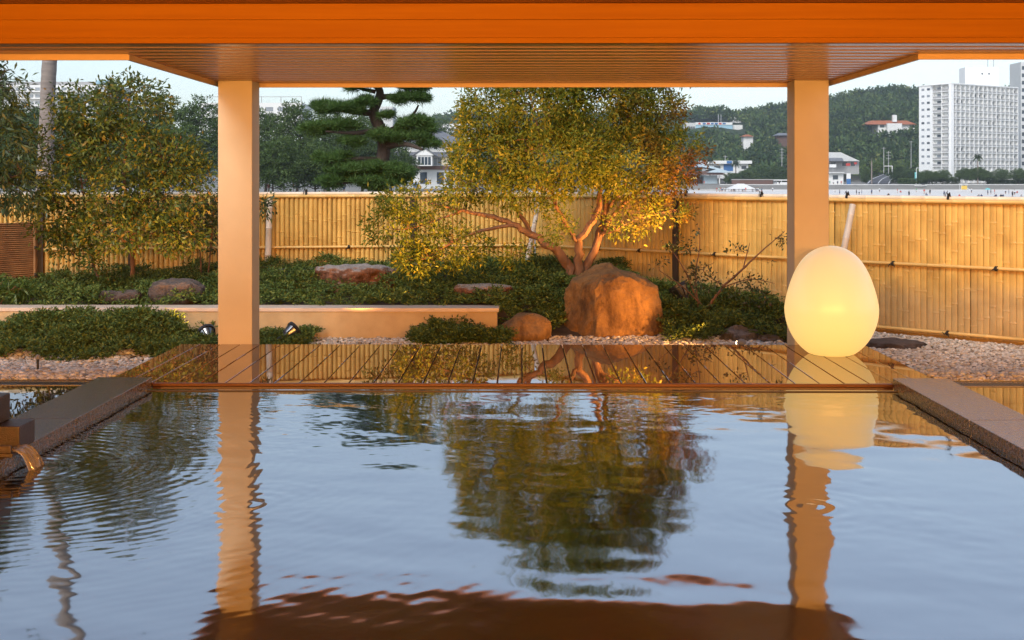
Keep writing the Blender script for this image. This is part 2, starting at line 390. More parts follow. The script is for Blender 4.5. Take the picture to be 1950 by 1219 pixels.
# granite kerbs, wet floor, drains
for s in (-1, 1):
    e = bpy.data.objects.new('pool_kerb_left' if s < 0 else 'pool_kerb_right', None); COL.objects.link(e); e.location = (s * 3.3, 10.0, 0); tag(e, kind='structure')
    y = 10.02; lens = [1.72, 1.5, 1.5, 1.5, 1.5, 1.5, 1.5, 1.5]
    for k, L in enumerate(lens):
        a, b = sorted((s * 3.07, s * 3.52))
        MB().box(a, b, y - L + .004, y, 0.008, .06).build('kerb_stone', M['granite'], e, bevel=.004)
        a, b = sorted((s * 3.082, s * 3.50))
        MB().box(a, b, y - L + .004, y - .004, -.2, .006).build('kerb_base_stone', M['granite'], e, bevel=.002)
        y -= L
    a, b = sorted((s * 3.526, s * 9.5)); y0 = 9.93
    fl = bpy.data.objects.new('stone_floor_left' if s < 0 else 'stone_floor_right', None); COL.objects.link(fl); fl.location = (s * 5, 5, 0); tag(fl, kind='structure')
    for i in range(5):
        for j in range(9):
            x0 = s * (3.526 + i * 1.2); x1 = s * (3.526 + (i + 1) * 1.2 - .004); x0, x1 = sorted((x0, x1))
            MB().box(x0, x1, y0 - (j + 1) * 1.2 + .004, y0 - j * 1.2, -.12, random.uniform(-.001, .001)).build('floor_slab', M['floor'], fl)
    gr = thing('drain_grate', 'long slotted steel drain between the %s gravel and the wet stone floor' % ('pine-side, juniper-edged' if s < 0 else 'fence-side'), 'drain', (s * 4.9, 10.06, -.03))
    MB().box(*sorted((s * 3.54, s * 6.4)), 9.955, 9.97, -.03, .006).build('frame', M['steel'], gr)
    MB().box(*sorted((s * 3.54, s * 6.4)), 10.15, 10.165, -.03, .006).build('frame', M['steel'], gr)
    MB().box(*sorted((s * 3.54, s * 6.4)), 9.97, 10.15, -.06, -.05).build('gutter', M['blackmetal'], gr)
    base = MB().box(s * 3.56 - .004, s * 3.56 + .004, 9.9705, 10.1495, -.03, .004).build('bar', M['steel'], gr)
    for k in range(1, 94):
        c = base.copy(); COL.objects.link(c); c.location.x = s * .03 * k
    tag(MB().box(*sorted((s * 3.53, s * 9.5)), 10.17, 10.20, -.1, .01).build('gravel_edging', M['floor']), kind='structure')
    tag(MB().box(*sorted((s * 3.53, s * 9.5)), 9.935, 9.95, -.1, .002).build('floor_edging', M['floor']), kind='structure')

# ------------------------------------------------------------------ pavilion over the pool
pav = thing('pool_pavilion', 'wooden pavilion roof with orange beam on two square cream columns over the pool', 'pavilion', (0, 12.4, 0))
CT = 2.72                                          # soffit height
for x0, x1 in ((-3.130, -2.778), (2.806, 3.158)):
    MB().box(x0, x1, DY1 + .003, DY1 + .355, -.45, CT - .001).build('column', M['plaster'], pav, bevel=.006)
BF = 8.93
fz = [CT - .005, CT + .035, CT + .17, CT + .29]
MB().box(-9, 9, BF - .006, BF + .06, fz[0], fz[1]).build('beam_trim', M['fascia'], pav, bevel=.003)
MB().box(-9, 9, BF, BF + .06, fz[1] + .001, fz[2]).build('fascia_board', M['fascia'], pav, bevel=.003)
MB().box(-9, 9, BF, BF + .06, fz[2] + .0015, fz[3]).build('fascia_board', M['fascia'], pav, bevel=.003)
y = BF + .065
while y < 12.80:
    wdt = .25 - .012
    if y < 9.60: a, b = -9, 9
    else: a, b = -3.185, 3.205
    MB().box(a, b, y, min(y + wdt, 12.81), CT, CT + .03).build('soffit_board', M['soffit'], pav, bevel=.002)
    if y > BF + .1: MB().box(a + .01, b - .01, y - .0115, y - .0005, CT - .006, CT + .012).build('groove_shade_strip', M['ceil'], pav)  # added dark strip standing in for the shaded groove between soffit boards
    y += .25
ye = 9.815
MB().box(-9, -3.21, ye - .03, ye, CT - .045, CT + .12).build('eave_trim', M['trim'], pav)
MB().box(3.23, 9, ye - .03, ye, CT - .045, CT + .12).build('eave_trim', M['trim'], pav)
MB().box(-3.21, -3.185, ye - .03, 12.84, CT - .045, CT + .12).build('eave_trim', M['trim'], pav)
MB().box(3.205, 3.23, ye - .03, 12.84, CT - .045, CT + .12).build('eave_trim', M['trim'], pav)
MB().box(-3.184, 3.204, 12.81, 12.84, CT - .045, CT + .12).build('eave_trim', M['trim'], pav)
rf = MB().box(-9.02, 9.02, -4.5, ye + .01, CT + .36, CT + .5); rf.box(-3.25, 3.27, ye + .01, 12.87, CT + .125, CT + .3); rf.box(-9.02, 9.02, BF + .062, ye + .01, CT + .125, CT + .358)
rf.build('roof', M['roofmetal'], pav)
for k in range(44):
    MB().box(-9, 9, BF - .002 - .3 * (k + 1) + .004, BF - .002 - .3 * k, fz[3] + .002, fz[3] + .03).build('ceiling_board', M['ceil'], pav)
bw = MB().box(-9, 9, -4.4, -4.2, -.02, CT + .35); bw.box(-9, -8.8, -4.2, 5.5, -.02, CT + .35); bw.box(8.8, 9, -4.2, 5.5, -.02, CT + .35)
bw.build('wall', M['plaster'], pav)

def ceiling_lamp(x, y, watts, label):
    t = thing('pendant_lamp', label, 'lamp', (x, y, 2.45), 'pendant lamps under the pavilion ceiling')
    MB().tube([(x, y, 2.72), (x, y, fz[3] + .002)], .012, 8).build('rod', M['blackmetal'], t)
    MB().lathe([(.03, 2.66), (.14, 2.64), (.15, 2.70), (.03, 2.72)], 20, (x, y, 0)).build('cap', M['blackmetal'], t)
    MB().lathe([(.01, 2.45), (.09, 2.47), (.13, 2.55), (.12, 2.635)], 20, (x, y, 0)).build('lamp_shade', emis('lamp_glass', (1, .62, .3), 2.0) if 'lamp_glass' not in MATS else MATS['lamp_glass'], t, smooth=True)
    ld = bpy.data.lights.new('pendant_light', 'POINT'); ld.energy = watts; ld.color = WARM; ld.shadow_soft_size = .14
    lo = bpy.data.objects.new('pendant_light', ld); COL.objects.link(lo); lo.parent = t; lo.location = (0, 0, -.16)
for x in (-5.0, -1.8, 1.8, 5.0):
    ceiling_lamp(x, -1.2, 1150, 'warm glass pendant lamp hanging from the pavilion ceiling above the pool')
# ------------------------------------------------------------------ bamboo fence
def on_seg(px, a, d):
    """plan point where the sight line of photo column px meets the line a + s*d"""
    t = slope(px); s = (t * a.y - a.x) / (d.x - t * d.y); p = a + d * s; return Vector((p.x, p.y, 0))
FZ = 1.43
def cane_mesh(seed, nodes_z):
    r_ = random.Random(seed); rr = .5; prof = [(rr, 0)]
    for nz in nodes_z: prof += [(rr * .985, nz - .008), (rr * 1.16, nz - .004), (rr * 1.16, nz + .004), (rr * .985, nz + .010)]
    prof.append((rr, 1)); m = MB().lathe(prof, 9)
    me = bpy.data.meshes.new('cane'); me.from_pydata([tuple(v) for v in m.v], [], m.f); me.update()
    me.polygons.foreach_set('use_smooth', [True] * len(me.polygons)); me.set_sharp_from_angle(angle=math.radians(60)); me.materials.append(M['bamboo'])
    return me
CANES = [cane_mesh(i, sorted(((i * .137) % .30 + .05, (i * .137) % .30 + .36 + .04 * (i % 3), (i * .137) % .30 + .66 - .03 * (i % 2)))) for i in range(11)]
def rope_tie(p, nrm, parent, rad, top=False):
    m = MB(); u = Vector((0, 0, 1)).cross(nrm).normalized()
    ring = [p + (nrm * math.cos(a) + Vector((0, 0, 1)) * math.sin(a)) * (rad + .004) for a in np.linspace(0, 2 * math.pi, 11)]
    m.tube([q + u * .008 for q in ring], .008, 5); m.tube([q - u * .008 for q in ring], .008, 5)
    k = p + nrm * (rad + .012) if not top else p + Vector((0, 0, rad + .01)) + nrm * .01
    m.lathe([(.006, -.016), (.02, -.008), (.02, .008), (.006, .016)], 8, k, nrm)
    for sg in (-1, 1):
        a = random.uniform(.02, .05)
        m.tube([k, k + u * sg * a * .6 + nrm * .02 + Vector((0, 0, .03 if top else -.01)), k + u * sg * a + nrm * .015 + Vector((0, 0, random.uniform(-.05, .02)))], [.008, .007, .004], 5)
    return m.build('rope_tie', M['rope'], parent)
def bamboo_rail(a, b, rad, m, parent, name='rail'):
    d = b - a; L = d.length; n = max(2, int(L / .38)); pts = []; rads = []
    for i in range(n):
        t0 = (i + random.uniform(.3, .7)) / n
        for dt, k in ((-.012, .98), (-.004, 1.1), (.004, 1.1), (.012, .98)): pts.append(a + d * (t0 + dt / L)); rads.append(rad * k)
    pts = [a] + pts + [b]; rads = [rad * 1.02] + rads + [rad * .98]
    return MB().tube(pts, rads, 10).build(name, m, parent, smooth=True)
def fence(label, a, b, spacing, flat, base_z, rails, ties, group=None):
    """canes from a to b (plan), rails: heights"""
    t = thing('bamboo_fence', label, 'fence', ((a.x + b.x) / 2, (a.y + b.y) / 2, base_z((a + b) / 2)))
    d = (b - a); L = d.length; d.normalize(); nrm = Vector((d.y, -d.x, 0))
    if nrm.y > 0: nrm = -nrm
    n = int(L / spacing); ang = math.atan2(d.y, d.x); off = woff(t)
    for i in range(n):
        p = a + d * ((i + .5) * spacing); z0 = base_z(p)
        o = bpy.data.objects.new('cane', CANES[random.randrange(11)]); COL.objects.link(o); o.parent = t
        o.location = p + Vector((0, 0, z0)) - off + nrm * random.uniform(-.002, .002); o.rotation_euler = (random.uniform(-.004, .004), random.uniform(-.003, .003), ang)
        o.scale = (spacing * random.uniform(1.0, 1.07), spacing * flat, FZ - z0 - .02)
        if random.random() < .5: o.scale.z *= -1; o.location.z += FZ - z0 - .02
    zb = min(base_z(a), base_z(b)) - .12
    m = MB(); m.obox(a - nrm * .05 + Vector((0, 0, zb)), d * L, -nrm * .02, Vector((0, 0, FZ - zb - .03))); m.build('backing_panel', M['backing'], t)
    rr = .021
    railo = {}
    for z in rails:
        railo[z] = bamboo_rail(a + nrm * .045 + Vector((0, 0, z)), b + nrm * .045 + Vector((0, 0, z)), rr, M['bamboo_rail'], t)
    bamboo_rail(a + nrm * .04 + Vector((0, 0, FZ - .005)), b + nrm * .04 + Vector((0, 0, FZ - .005)), .026, M['bamboo_rail'], t, 'top_rail')
    capo = bamboo_rail(a + nrm * .005 + Vector((0, 0, FZ + .035)), b + nrm * .005 + Vector((0, 0, FZ + .035)), .028, M['bamboo_cap'], t, 'cap_rail')
    for px, z in ties:
        q = on_seg(px, a, d)
        if z > 1.4: rope_tie(q + nrm * .01 + Vector((0, 0, FZ + .03)), nrm, capo, .034, True)
        else: rope_tie(q + nrm * .045 + Vector((0, 0, z)), nrm, railo[z], rr)
    return t, d, nrm
gz1 = lambda p: float(gh(p.x, p.y))
cpt = xy(FENCE_C)
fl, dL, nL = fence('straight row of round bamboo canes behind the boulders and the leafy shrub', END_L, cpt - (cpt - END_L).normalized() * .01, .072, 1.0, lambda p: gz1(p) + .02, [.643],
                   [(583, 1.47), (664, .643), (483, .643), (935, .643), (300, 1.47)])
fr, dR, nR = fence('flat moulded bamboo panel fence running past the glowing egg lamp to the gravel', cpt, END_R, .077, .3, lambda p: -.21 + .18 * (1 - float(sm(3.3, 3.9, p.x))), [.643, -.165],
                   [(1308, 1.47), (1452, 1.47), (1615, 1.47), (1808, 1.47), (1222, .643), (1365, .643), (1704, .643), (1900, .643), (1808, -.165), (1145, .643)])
for px in (1290,):
    q = on_seg(px, cpt, dR)
    MB().obox(q + nR * .075 - dR * .04 + Vector((0, 0, -.2)), dR * .09, -nR * .035, Vector((0, 0, 1.62))).build('post', M['darkwood'], fr, bevel=.004)
for px in (785, 250, 78):
    q = on_seg(px, END_L, dL)
    MB().obox(q + nL * .075 - dL * .035 + Vector((0, 0, -.1)), dL * .08, -nL * .035, Vector((0, 0, 1.51))).build('post', M['darkwood'], fl, bevel=.004)
# panel seams on the moulded side
for px in range(1672, 1960, 62):
    pass
# curb under the moulded fence
cb = MB(); q0 = on_seg(1400, cpt, dR); q1 = on_seg(1600, cpt, dR)
cb.obox(q0 + nR * .12 + Vector((0, 0, -.3)), q1 - q0, -nR * .22, Vector((0, 0, .27))); tag(cb.build('concrete_curb', M['cap'], bevel=.006), 'pale concrete curb under the moulded bamboo fence', 'curb')
def brace(label, pts, r0):
    m = MB(); a, b = pts; d = b - a; P = [a]; R = [r0]
    for t in (.28, .62, .88):
        for dt, k in ((-.012, .98), (0, 1.1), (.012, .98)): P.append(a + d * (t + dt / d.length * 1.0)); R.append(r0 * k)
    P.append(b); R.append(r0 * .97); o = m.tube(P, R, 12).build('support_pole', M['bamboo_grey'], smooth=True); tag(o, label, 'pole')
q = on_seg(510, END_L, dL) + nL * .14
brace('pale upright bamboo pole against the cane fence beside the column', [q + Vector((0, 0, gz1(q) - .05)), q + Vector((.03, .03, 1.40))], .047)
brace('pale bamboo pole leaning on the fence behind the branching tree', [at(1000, 515, 18.36), at(1026, 386, 18.82)], .036)
brace('pale bamboo pole leaning on the fence behind the egg lamp', [at(1590, 560, 14.95), at(1624, 390, 15.26)], .042)

# low horizontal cane screen in the left corner
sc0 = on_seg(74, END_L, dL) + nL * .12; sc1 = sc0 + Vector((-1.5, -1.7, 0))
scr = thing('bamboo_screen', 'low brown screen of thin horizontal bamboo canes in the garden corner', 'screen', ((sc0.x + sc1.x) / 2, (sc0.y + sc1.y) / 2, .1))
dS = (sc1 - sc0).normalized(); LS = (sc1 - sc0).length; nS = Vector((dS.y, -dS.x, 0)); nS = -nS if nS.y > 0 else nS
for i in range(38):
    z = -.05 + i * .0295
    o = MB().tube([sc0 + Vector((0, 0, z)), sc0 + dS * LS * .5 + Vector((0, 0, z + random.uniform(-.003, .003))), sc1 + Vector((0, 0, z))], .013, 6).build('cane', M['bamboo_dark'], scr)
for s_ in (.02, .32, .66):
    q = sc0 + dS * LS * s_ + nS * .02
    MB().tube([q + Vector((0, 0, -.12)), q + Vector((0, 0, 1.08))], .018, 8).build('upright', M['bamboo_rail'] if s_ > .1 else M['bamboo_dark'], scr)
    for z in (.28, .68): rope_tie(q + Vector((0, 0, z)), nS, scr, .02)
MB().obox(sc0 - nS * .014 + Vector((0, 0, -.1)), dS * LS, -nS * .012, Vector((0, 0, 1.14))).build('backing_panel', M['darkwood'], scr)

# ------------------------------------------------------------------ low garden wall
wx0 = -8.5
gw = thing('garden_wall', 'low tan plaster wall with flat cap in front of the juniper bed', 'wall', ((wx0 + WALL_END) / 2, WALL_Y + .15, -.27))
MB().box(wx0, WALL_END - .02, WALL_Y + .012, WALL_Y + .33, -.4, .08).build('wall_body', M['wallplaster'], gw)
MB().box(wx0, WALL_END, WALL_Y, WALL_Y + .35, .0805, .126).build('cap_stone', M['cap'], gw, bevel=.004)

# ------------------------------------------------------------------ rocks
def rock_mat(name, c1, c2, top, scale=5, topamt=.6):
    m, nt, b = nodes(name); v = tcoord(nt)
    n1 = ntex(nt, v, scale, 8, .65); c = ramp(nt, n1, [(.28, c2), (.5, tuple((a + d) / 2 for a, d in zip(c1, c2))), (.72, c1)])
    g = nt.nodes.new('ShaderNodeNewGeometry'); sx = nt.nodes.new('ShaderNodeSeparateXYZ'); nt.links.new(g.outputs['Normal'], sx.inputs[0])
    n2 = ntex(nt, v, scale * 2.3, 6, .7); ad = nt.nodes.new('ShaderNodeMath'); ad.operation = 'MULTIPLY_ADD'; ad.inputs[1].default_value = 1.4
    nt.links.new(n2, ad.inputs[0]); ad2 = nt.nodes.new('ShaderNodeMath'); ad2.operation = 'ADD'; ad2.inputs[1].default_value = -.75; nt.links.new(sx.outputs[2], ad2.inputs[0]); nt.links.new(ad2.outputs[0], ad.inputs[2])
    mr = nt.nodes.new('ShaderNodeMapRange'); mr.inputs[1].default_value, mr.inputs[2].default_value = .45, .95; mr.inputs[4].default_value = topamt; nt.links.new(ad.outputs[0], mr.inputs[0])
    vs = tcoord(nt, (1.6, 1.6, .45)); stk = ramp(nt, ntex(nt, vs, scale * 1.3, 8, .7), [(.36, (.34, .30, .26)), (.52, (1, 1, 1))]); c = mixc(nt, .8, c, stk, 'MULTIPLY')
    nt.links.new(mixc(nt, mr.outputs[0], c, top), b.inputs['Base Color']); b.inputs['Roughness'].default_value = .85
    bump(nt, b, ntex(nt, v, scale * 2.2, 12, .72), 1.0, .09)
    return m
M['rock_tan'] = rock_mat('rock_tan', (.52, .28, .085), (.13, .062, .02), (.20, .14, .07), 3.2, .55)
M['rock_red'] = rock_mat('rock_red', (.36, .15, .07), (.12, .05, .03), (.42, .40, .38), 6, .8)
M['rock_grey'] = rock_mat('rock_grey', (.22, .2, .2), (.08, .075, .08), (.36, .34, .34), 7, .6)
M['rock_dark'] = rock_mat('rock_dark', (.14, .1, .085), (.06, .045, .04), (.2, .18, .17), 6, .4)
def rock(name, label, c, r, m, seed, planes=(), rot=0, amp=.16, nscale=1.3, sub=4):
    import bmesh
    bm = bmesh.new(); bmesh.ops.create_icosphere(bm, subdivisions=sub, radius=1)
    so = Vector((seed * 7.1, seed * 3.3, seed * 1.7)); R = Matrix.Rotation(rot, 3, 'Z')
    for v in bm.verts:
        p = v.co.copy()
        for n, d in planes:
            n = Vector(n).normalized(); e = p.dot(n) - d
            if e > 0: p -= n * e * .88
        k = 1 + amp * noise.fractal(p * nscale + so, 1.0, 2.0, 4) + amp * .35 * noise.noise(p * nscale * 5 + so) + amp * .22 * noise.noise(p * nscale * 13 + so) + amp * .3 * (noise.ridged_multi_fractal(p * nscale * 2 + so, 1, 2, 4, 1, 2) - 1)
        p = p * k; v.co = R @ Vector((p.x * r[0], p.y * r[1], p.z * r[2]))
    me = bpy.data.meshes.new(name); bm.to_mesh(me); bm.free(); o = link(name, me, m, None, True); o.location = c
    return tag(o, label, 'rock')
rock('boulder', 'big tan boulder with a cut golden face below the branching tree', at(1170, 590, 15.05) + Vector((0, 0, .0)), (.655, .50, .63), M['rock_tan'], 1.3,
     [((-.85, -.5, .1), .66), ((.15, -.98, .22), .60), ((.75, -.6, .2), .70), ((-.35, -.3, .9), .74), ((.45, -.1, .9), .74), ((0, 0, -1), .6), ((.98, .1, .1), .84), ((-.5, -.3, .75), .76)], 0, .085, 1.5, 6)
rock('boulder', 'small reddish brown boulder between the garden wall end and the big boulder', at(1002, 640, 14.53) + Vector((0, .1, .04)), (0.307, 0.227, 0.216), M['rock_dark'] if False else M['rock_tan'], 2.2, [((0, -.8, .5), .75)], .2, .14)
rock('boulder', 'wide flat-topped rust red boulder with pale grey crust in the juniper bed', at(672, 536, 16.4) + Vector((0, .2, -.02)), (0.61, 0.44, 0.32), M['rock_red'], 3.7, [((0, 0, 1), .62), ((.3, -.9, -.3), .7), ((-.7, -.7, -.2), .75)], .1, .16, 1.4, 5)
rock('boulder', 'low grey weathered rock lying against the cane fence', at(565, 518, 17.91) + Vector((0, .1, -.05)), (0.432, 0.284, 0.148), M['rock_grey'], 4.1, [((0, 0, 1), .7)], .15, .2)
rock('boulder', 'dark brown rock sunk in juniper under the leafy shrub', at(333, 560, 15.5) + Vector((0, .05, .02)), (0.36, 0.26, 0.20), M['rock_dark'], 5.9, [((0, -.3, 1), .7)], -.1, .2)
rock('boulder', 'low dark rock half buried behind the garden wall cap', at(230, 570, 15.4) + Vector((0, 0, .02)), (0.26, 0.18, 0.12), M['rock_dark'], 6.4, [((0, 0, 1), .7)], .3, .2)
rock('boulder', 'flat rust brown rock above the end of the garden wall', at(920, 560, 15.6) + Vector((0, .1, .03)), (0.38, 0.24, 0.13), M['rock_red'], 7.7, [((0, 0, 1), .6)], .05, .2)
rock('boulder', 'low grey rock beside the flat red boulder near the fence', at(795, 512, 17.74), (0.284, 0.227, 0.114), M['rock_grey'], 8.8, [((0, 0, 1), .7)], .4, .2)
rock('boulder', 'craggy grey white rock by the little dome light', at(1410, 645, 14.50) + Vector((0, .12, .0)), (0.227, 0.159, 0.136), M['rock_grey'], 9.4, [((0, -.5, .8), .75)], .2, .3, 2.0)
rock('boulder', 'low craggy grey rock between the dome light and the egg lamp', at(1465, 652, 14.50) + Vector((0, .08, -.02)), (0.193, 0.136, 0.102), M['rock_grey'], 10.9, [], -.3, .3, 2.0)
rock('boulder', 'flat dark slab rock on the gravel behind the egg lamp', at(1698, 656, 14.04) + Vector((.0, .05, -.02)), (0.364, 0.296, 0.097), M['rock_dark'], 11.6, [((0, 0, 1), .6)], .1, .2)

# ------------------------------------------------------------------ gravel
def pebbles(name, label, X, Y, seed, size=.021):
    r_ = np.random.default_rng(seed); N = len(X); ph = (1 + 5 ** .5) / 2
    ico = np.array([(-1, ph, 0), (1, ph, 0), (-1, -ph, 0), (1, -ph, 0), (0, -1, ph), (0, 1, ph), (0, -1, -ph), (0, 1, -ph), (ph, 0, -1), (ph, 0, 1), (-ph, 0, -1), (-ph, 0, 1)]) / 1.9
    fc = np.array([(0, 11, 5), (0, 5, 1), (0, 1, 7), (0, 7, 10), (0, 10, 11), (1, 5, 9), (5, 11, 4), (11, 10, 2), (10, 7, 6), (7, 1, 8), (3, 9, 4), (3, 4, 2), (3, 2, 6), (3, 6, 8), (3, 8, 9), (4, 9, 5), (2, 4, 11), (6, 2, 10), (8, 6, 7), (9, 8, 1)])
    sc = size * np.exp(r_.normal(0, .28, N))[:, None] * np.stack([r_.uniform(.8, 1.35, N), r_.uniform(.6, 1, N), r_.uniform(.4, .7, N)], 1)
    V = ico[None] * sc[:, None, :] * (1 + r_.normal(0, .1, (N, 12, 1)))
    a = r_.uniform(0, 6.28, N); tl = r_.normal(0, .45, N); ca, sa, ct, st = np.cos(a), np.sin(a), np.cos(tl), np.sin(tl)
    y2 = V[:, :, 1] * ct[:, None] - V[:, :, 2] * st[:, None]; z2 = V[:, :, 1] * st[:, None] + V[:, :, 2] * ct[:, None]
    x3 = V[:, :, 0] * ca[:, None] - y2 * sa[:, None]; y3 = V[:, :, 0] * sa[:, None] + y2 * ca[:, None]
    P = np.stack([x3 + X[:, None], y3 + Y[:, None], z2 + (gh(X, Y) + .012 + r_.uniform(-.004, .010, N))[:, None]], -1).reshape(-1, 3)
    Fc = (fc[None] + (np.arange(N) * 12)[:, None, None]).reshape(-1, 3)
    o = mesh_np(name, P, Fc, M['gravel'], smooth=True); return tag(o, label, 'gravel', kind='stuff')
def gravel_mat():
    m, nt, b = nodes('gravel'); g = nt.nodes.new('ShaderNodeNewGeometry')
    c = ramp(nt, g.outputs['Random Per Island'], [(0, (.62, .60, .54)), (.22, (.46, .40, .31)), (.42, (.76, .75, .71)), (.6, (.32, .25, .17)), (.8, (.66, .63, .56)), (.9, (.14, .12, .10)), (1, (.44, .39, .31))])
    nt.links.new(c, b.inputs['Base Color']); b.inputs['Roughness'].default_value = .6; return m
M['gravel'] = gravel_mat()
r_ = np.random.default_rng(5)
X = r_.uniform(-6.4, -3.55, 13000); Y = r_.uniform(10.22, 13.3, 13000)
pebbles('gravel', 'pale gravel beside the juniper mound and the deck edge', X, Y, 1)
X = r_.uniform(3.56, 7.2, 26000); Y = r_.uniform(10.22, 15.9, 26000); k = Y < fence_y(X) - .03
pebbles('gravel', 'pale gravel between the deck and the moulded bamboo fence', X[k], Y[k], 2)
X = r_.uniform(-3.1, 3.1, 5600); Y = r_.uniform(13.9, 14.72, 5600)
pebbles('gravel', 'strip of brown gravel between the deck and the low wall', X, Y, 3, .021)

# ------------------------------------------------------------------ juniper ground cover
M['juniper'] = leafmat('juniper', [(0, (.04, .075, .02)), (.5, (.085, .14, .032)), (.85, (.14, .20, .04)), (1, (.20, .23, .06))], .2, .6, .25)
def juniper(label, X, Y, dens_h, seed, L=.098, per=9):
    q = np.random.default_rng(seed); N = len(X); Z = gh(X, Y) + dens_h
    lump = .10 * (np.sin(X * 5.1 + 1) * np.sin(Y * 5.7) + .6 * np.sin(X * 11 + Y * 9))
    base = np.stack([X, Y, Z + lump * np.minimum(1, dens_h / .08)], 1)
    az = q.uniform(0, 6.28, N); main = unit(np.stack([np.cos(az), np.sin(az) - .25, q.uniform(.15, .9, N)], 1))
    P = np.repeat(base, per, 0); Dm = np.repeat(main, per, 0); t = np.tile(np.linspace(0, 1, per), N)[:, None]
    P = P + Dm * t * L * 1.5 - np.array([0, 0, 1]) * t ** 2 * L * .25
    side = unit(np.cross(Dm, q.normal(size=Dm.shape) + np.array([0, 0, 2.])))
    sg = np.where(np.arange(per * N) % 2 == 0, 1, -1)[:, None]
    Dn = Dm * .8 + side * sg * .9 + q.normal(size=Dm.shape) * .25
    L = L * np.repeat(q.uniform(.7, 1.35, N), per)
    V, Qd = leaf_arrays(P, Dn, L * .62 * (1.1 - .5 * t[:, 0]), L * .17, .1, q)
    return tag(mesh_np('juniper_cover', V, Qd, M['juniper']), label, 'ground cover', kind='stuff')
q = np.random.default_rng(21)
def scatter(n, x0, x1, y0, y1, cond=None):
    X = q.uniform(x0, x1, n); Y = q.uniform(y0, y1, n); k = Y < fence_y(X) - .1
    if cond is not None: k &= cond(X, Y)
    return X[k], Y[k]
X, Y = scatter(12500, -8.2, WALL_END, WALL_Y + .37, 19.0, lambda x, y: y < fence_y(x) - .12)
juniper('green juniper carpet in the raised bed behind the low wall', X, Y, np.full(len(X), .05) + .05 * sm(15.1, 15.4, Y), 31)
X, Y = scatter(6800, WALL_END - .05, 1.55, 14.4, 18.9, lambda x, y: (y > 14.66 + .28 * np.sin(x * 4.4) - .1 * (x > 0)) & ~((x > .45) & (x < 2.0) & (y < 15.1)) & (((x - .06) / .36) ** 2 + ((y - 14.55) / .3) ** 2 > 1))
juniper('juniper slope around the small boulder and the branching tree', X, Y, np.full(len(X), .08), 32)
X, Y = scatter(4600, 1.3, 3.85, 14.3, 16.8, lambda x, y: (y > 14.45 + .13 * np.sin(x * 5.3)) & ((x > 1.75) | (y > 15.2)) & ((x < 3.4) | (y < 15.2)))
juniper('juniper patch between the big boulder and the egg lamp', X, Y, np.full(len(X), .06) + .10 * np.exp(-((X - 2.6) / .9) ** 2), 33)
X, Y = scatter(9000, -7.3, -3.0, 12.6, 14.66, lambda x, y: (((x + 5.0) / 2.05) ** 2 + ((y - 14.0) / 1.15) ** 2 < 1 + .15 * np.sin(x * 6.2)) & ((x < -3.62) | (y > 12.8)) & ((x + 3.62) ** 2 + (y - 14.2) ** 2 > .42 ** 2) & (y < 14.62))
juniper('thick juniper mound in front of the low wall beside the deck', X, Y, np.full(len(X), .055), 34)
X, Y = scatter(1400, -3.2, -2.5, 13.6, 14.66); juniper('small juniper tuft at the foot of the column', X, Y, np.full(len(X), .05) , 35)
X, Y = scatter(2000, -1.25, WALL_END + .1, 14.2, 14.66); juniper('dark juniper strip along the end of the low wall', X, Y, .03 + .06 * q.random(len(X)), 36)
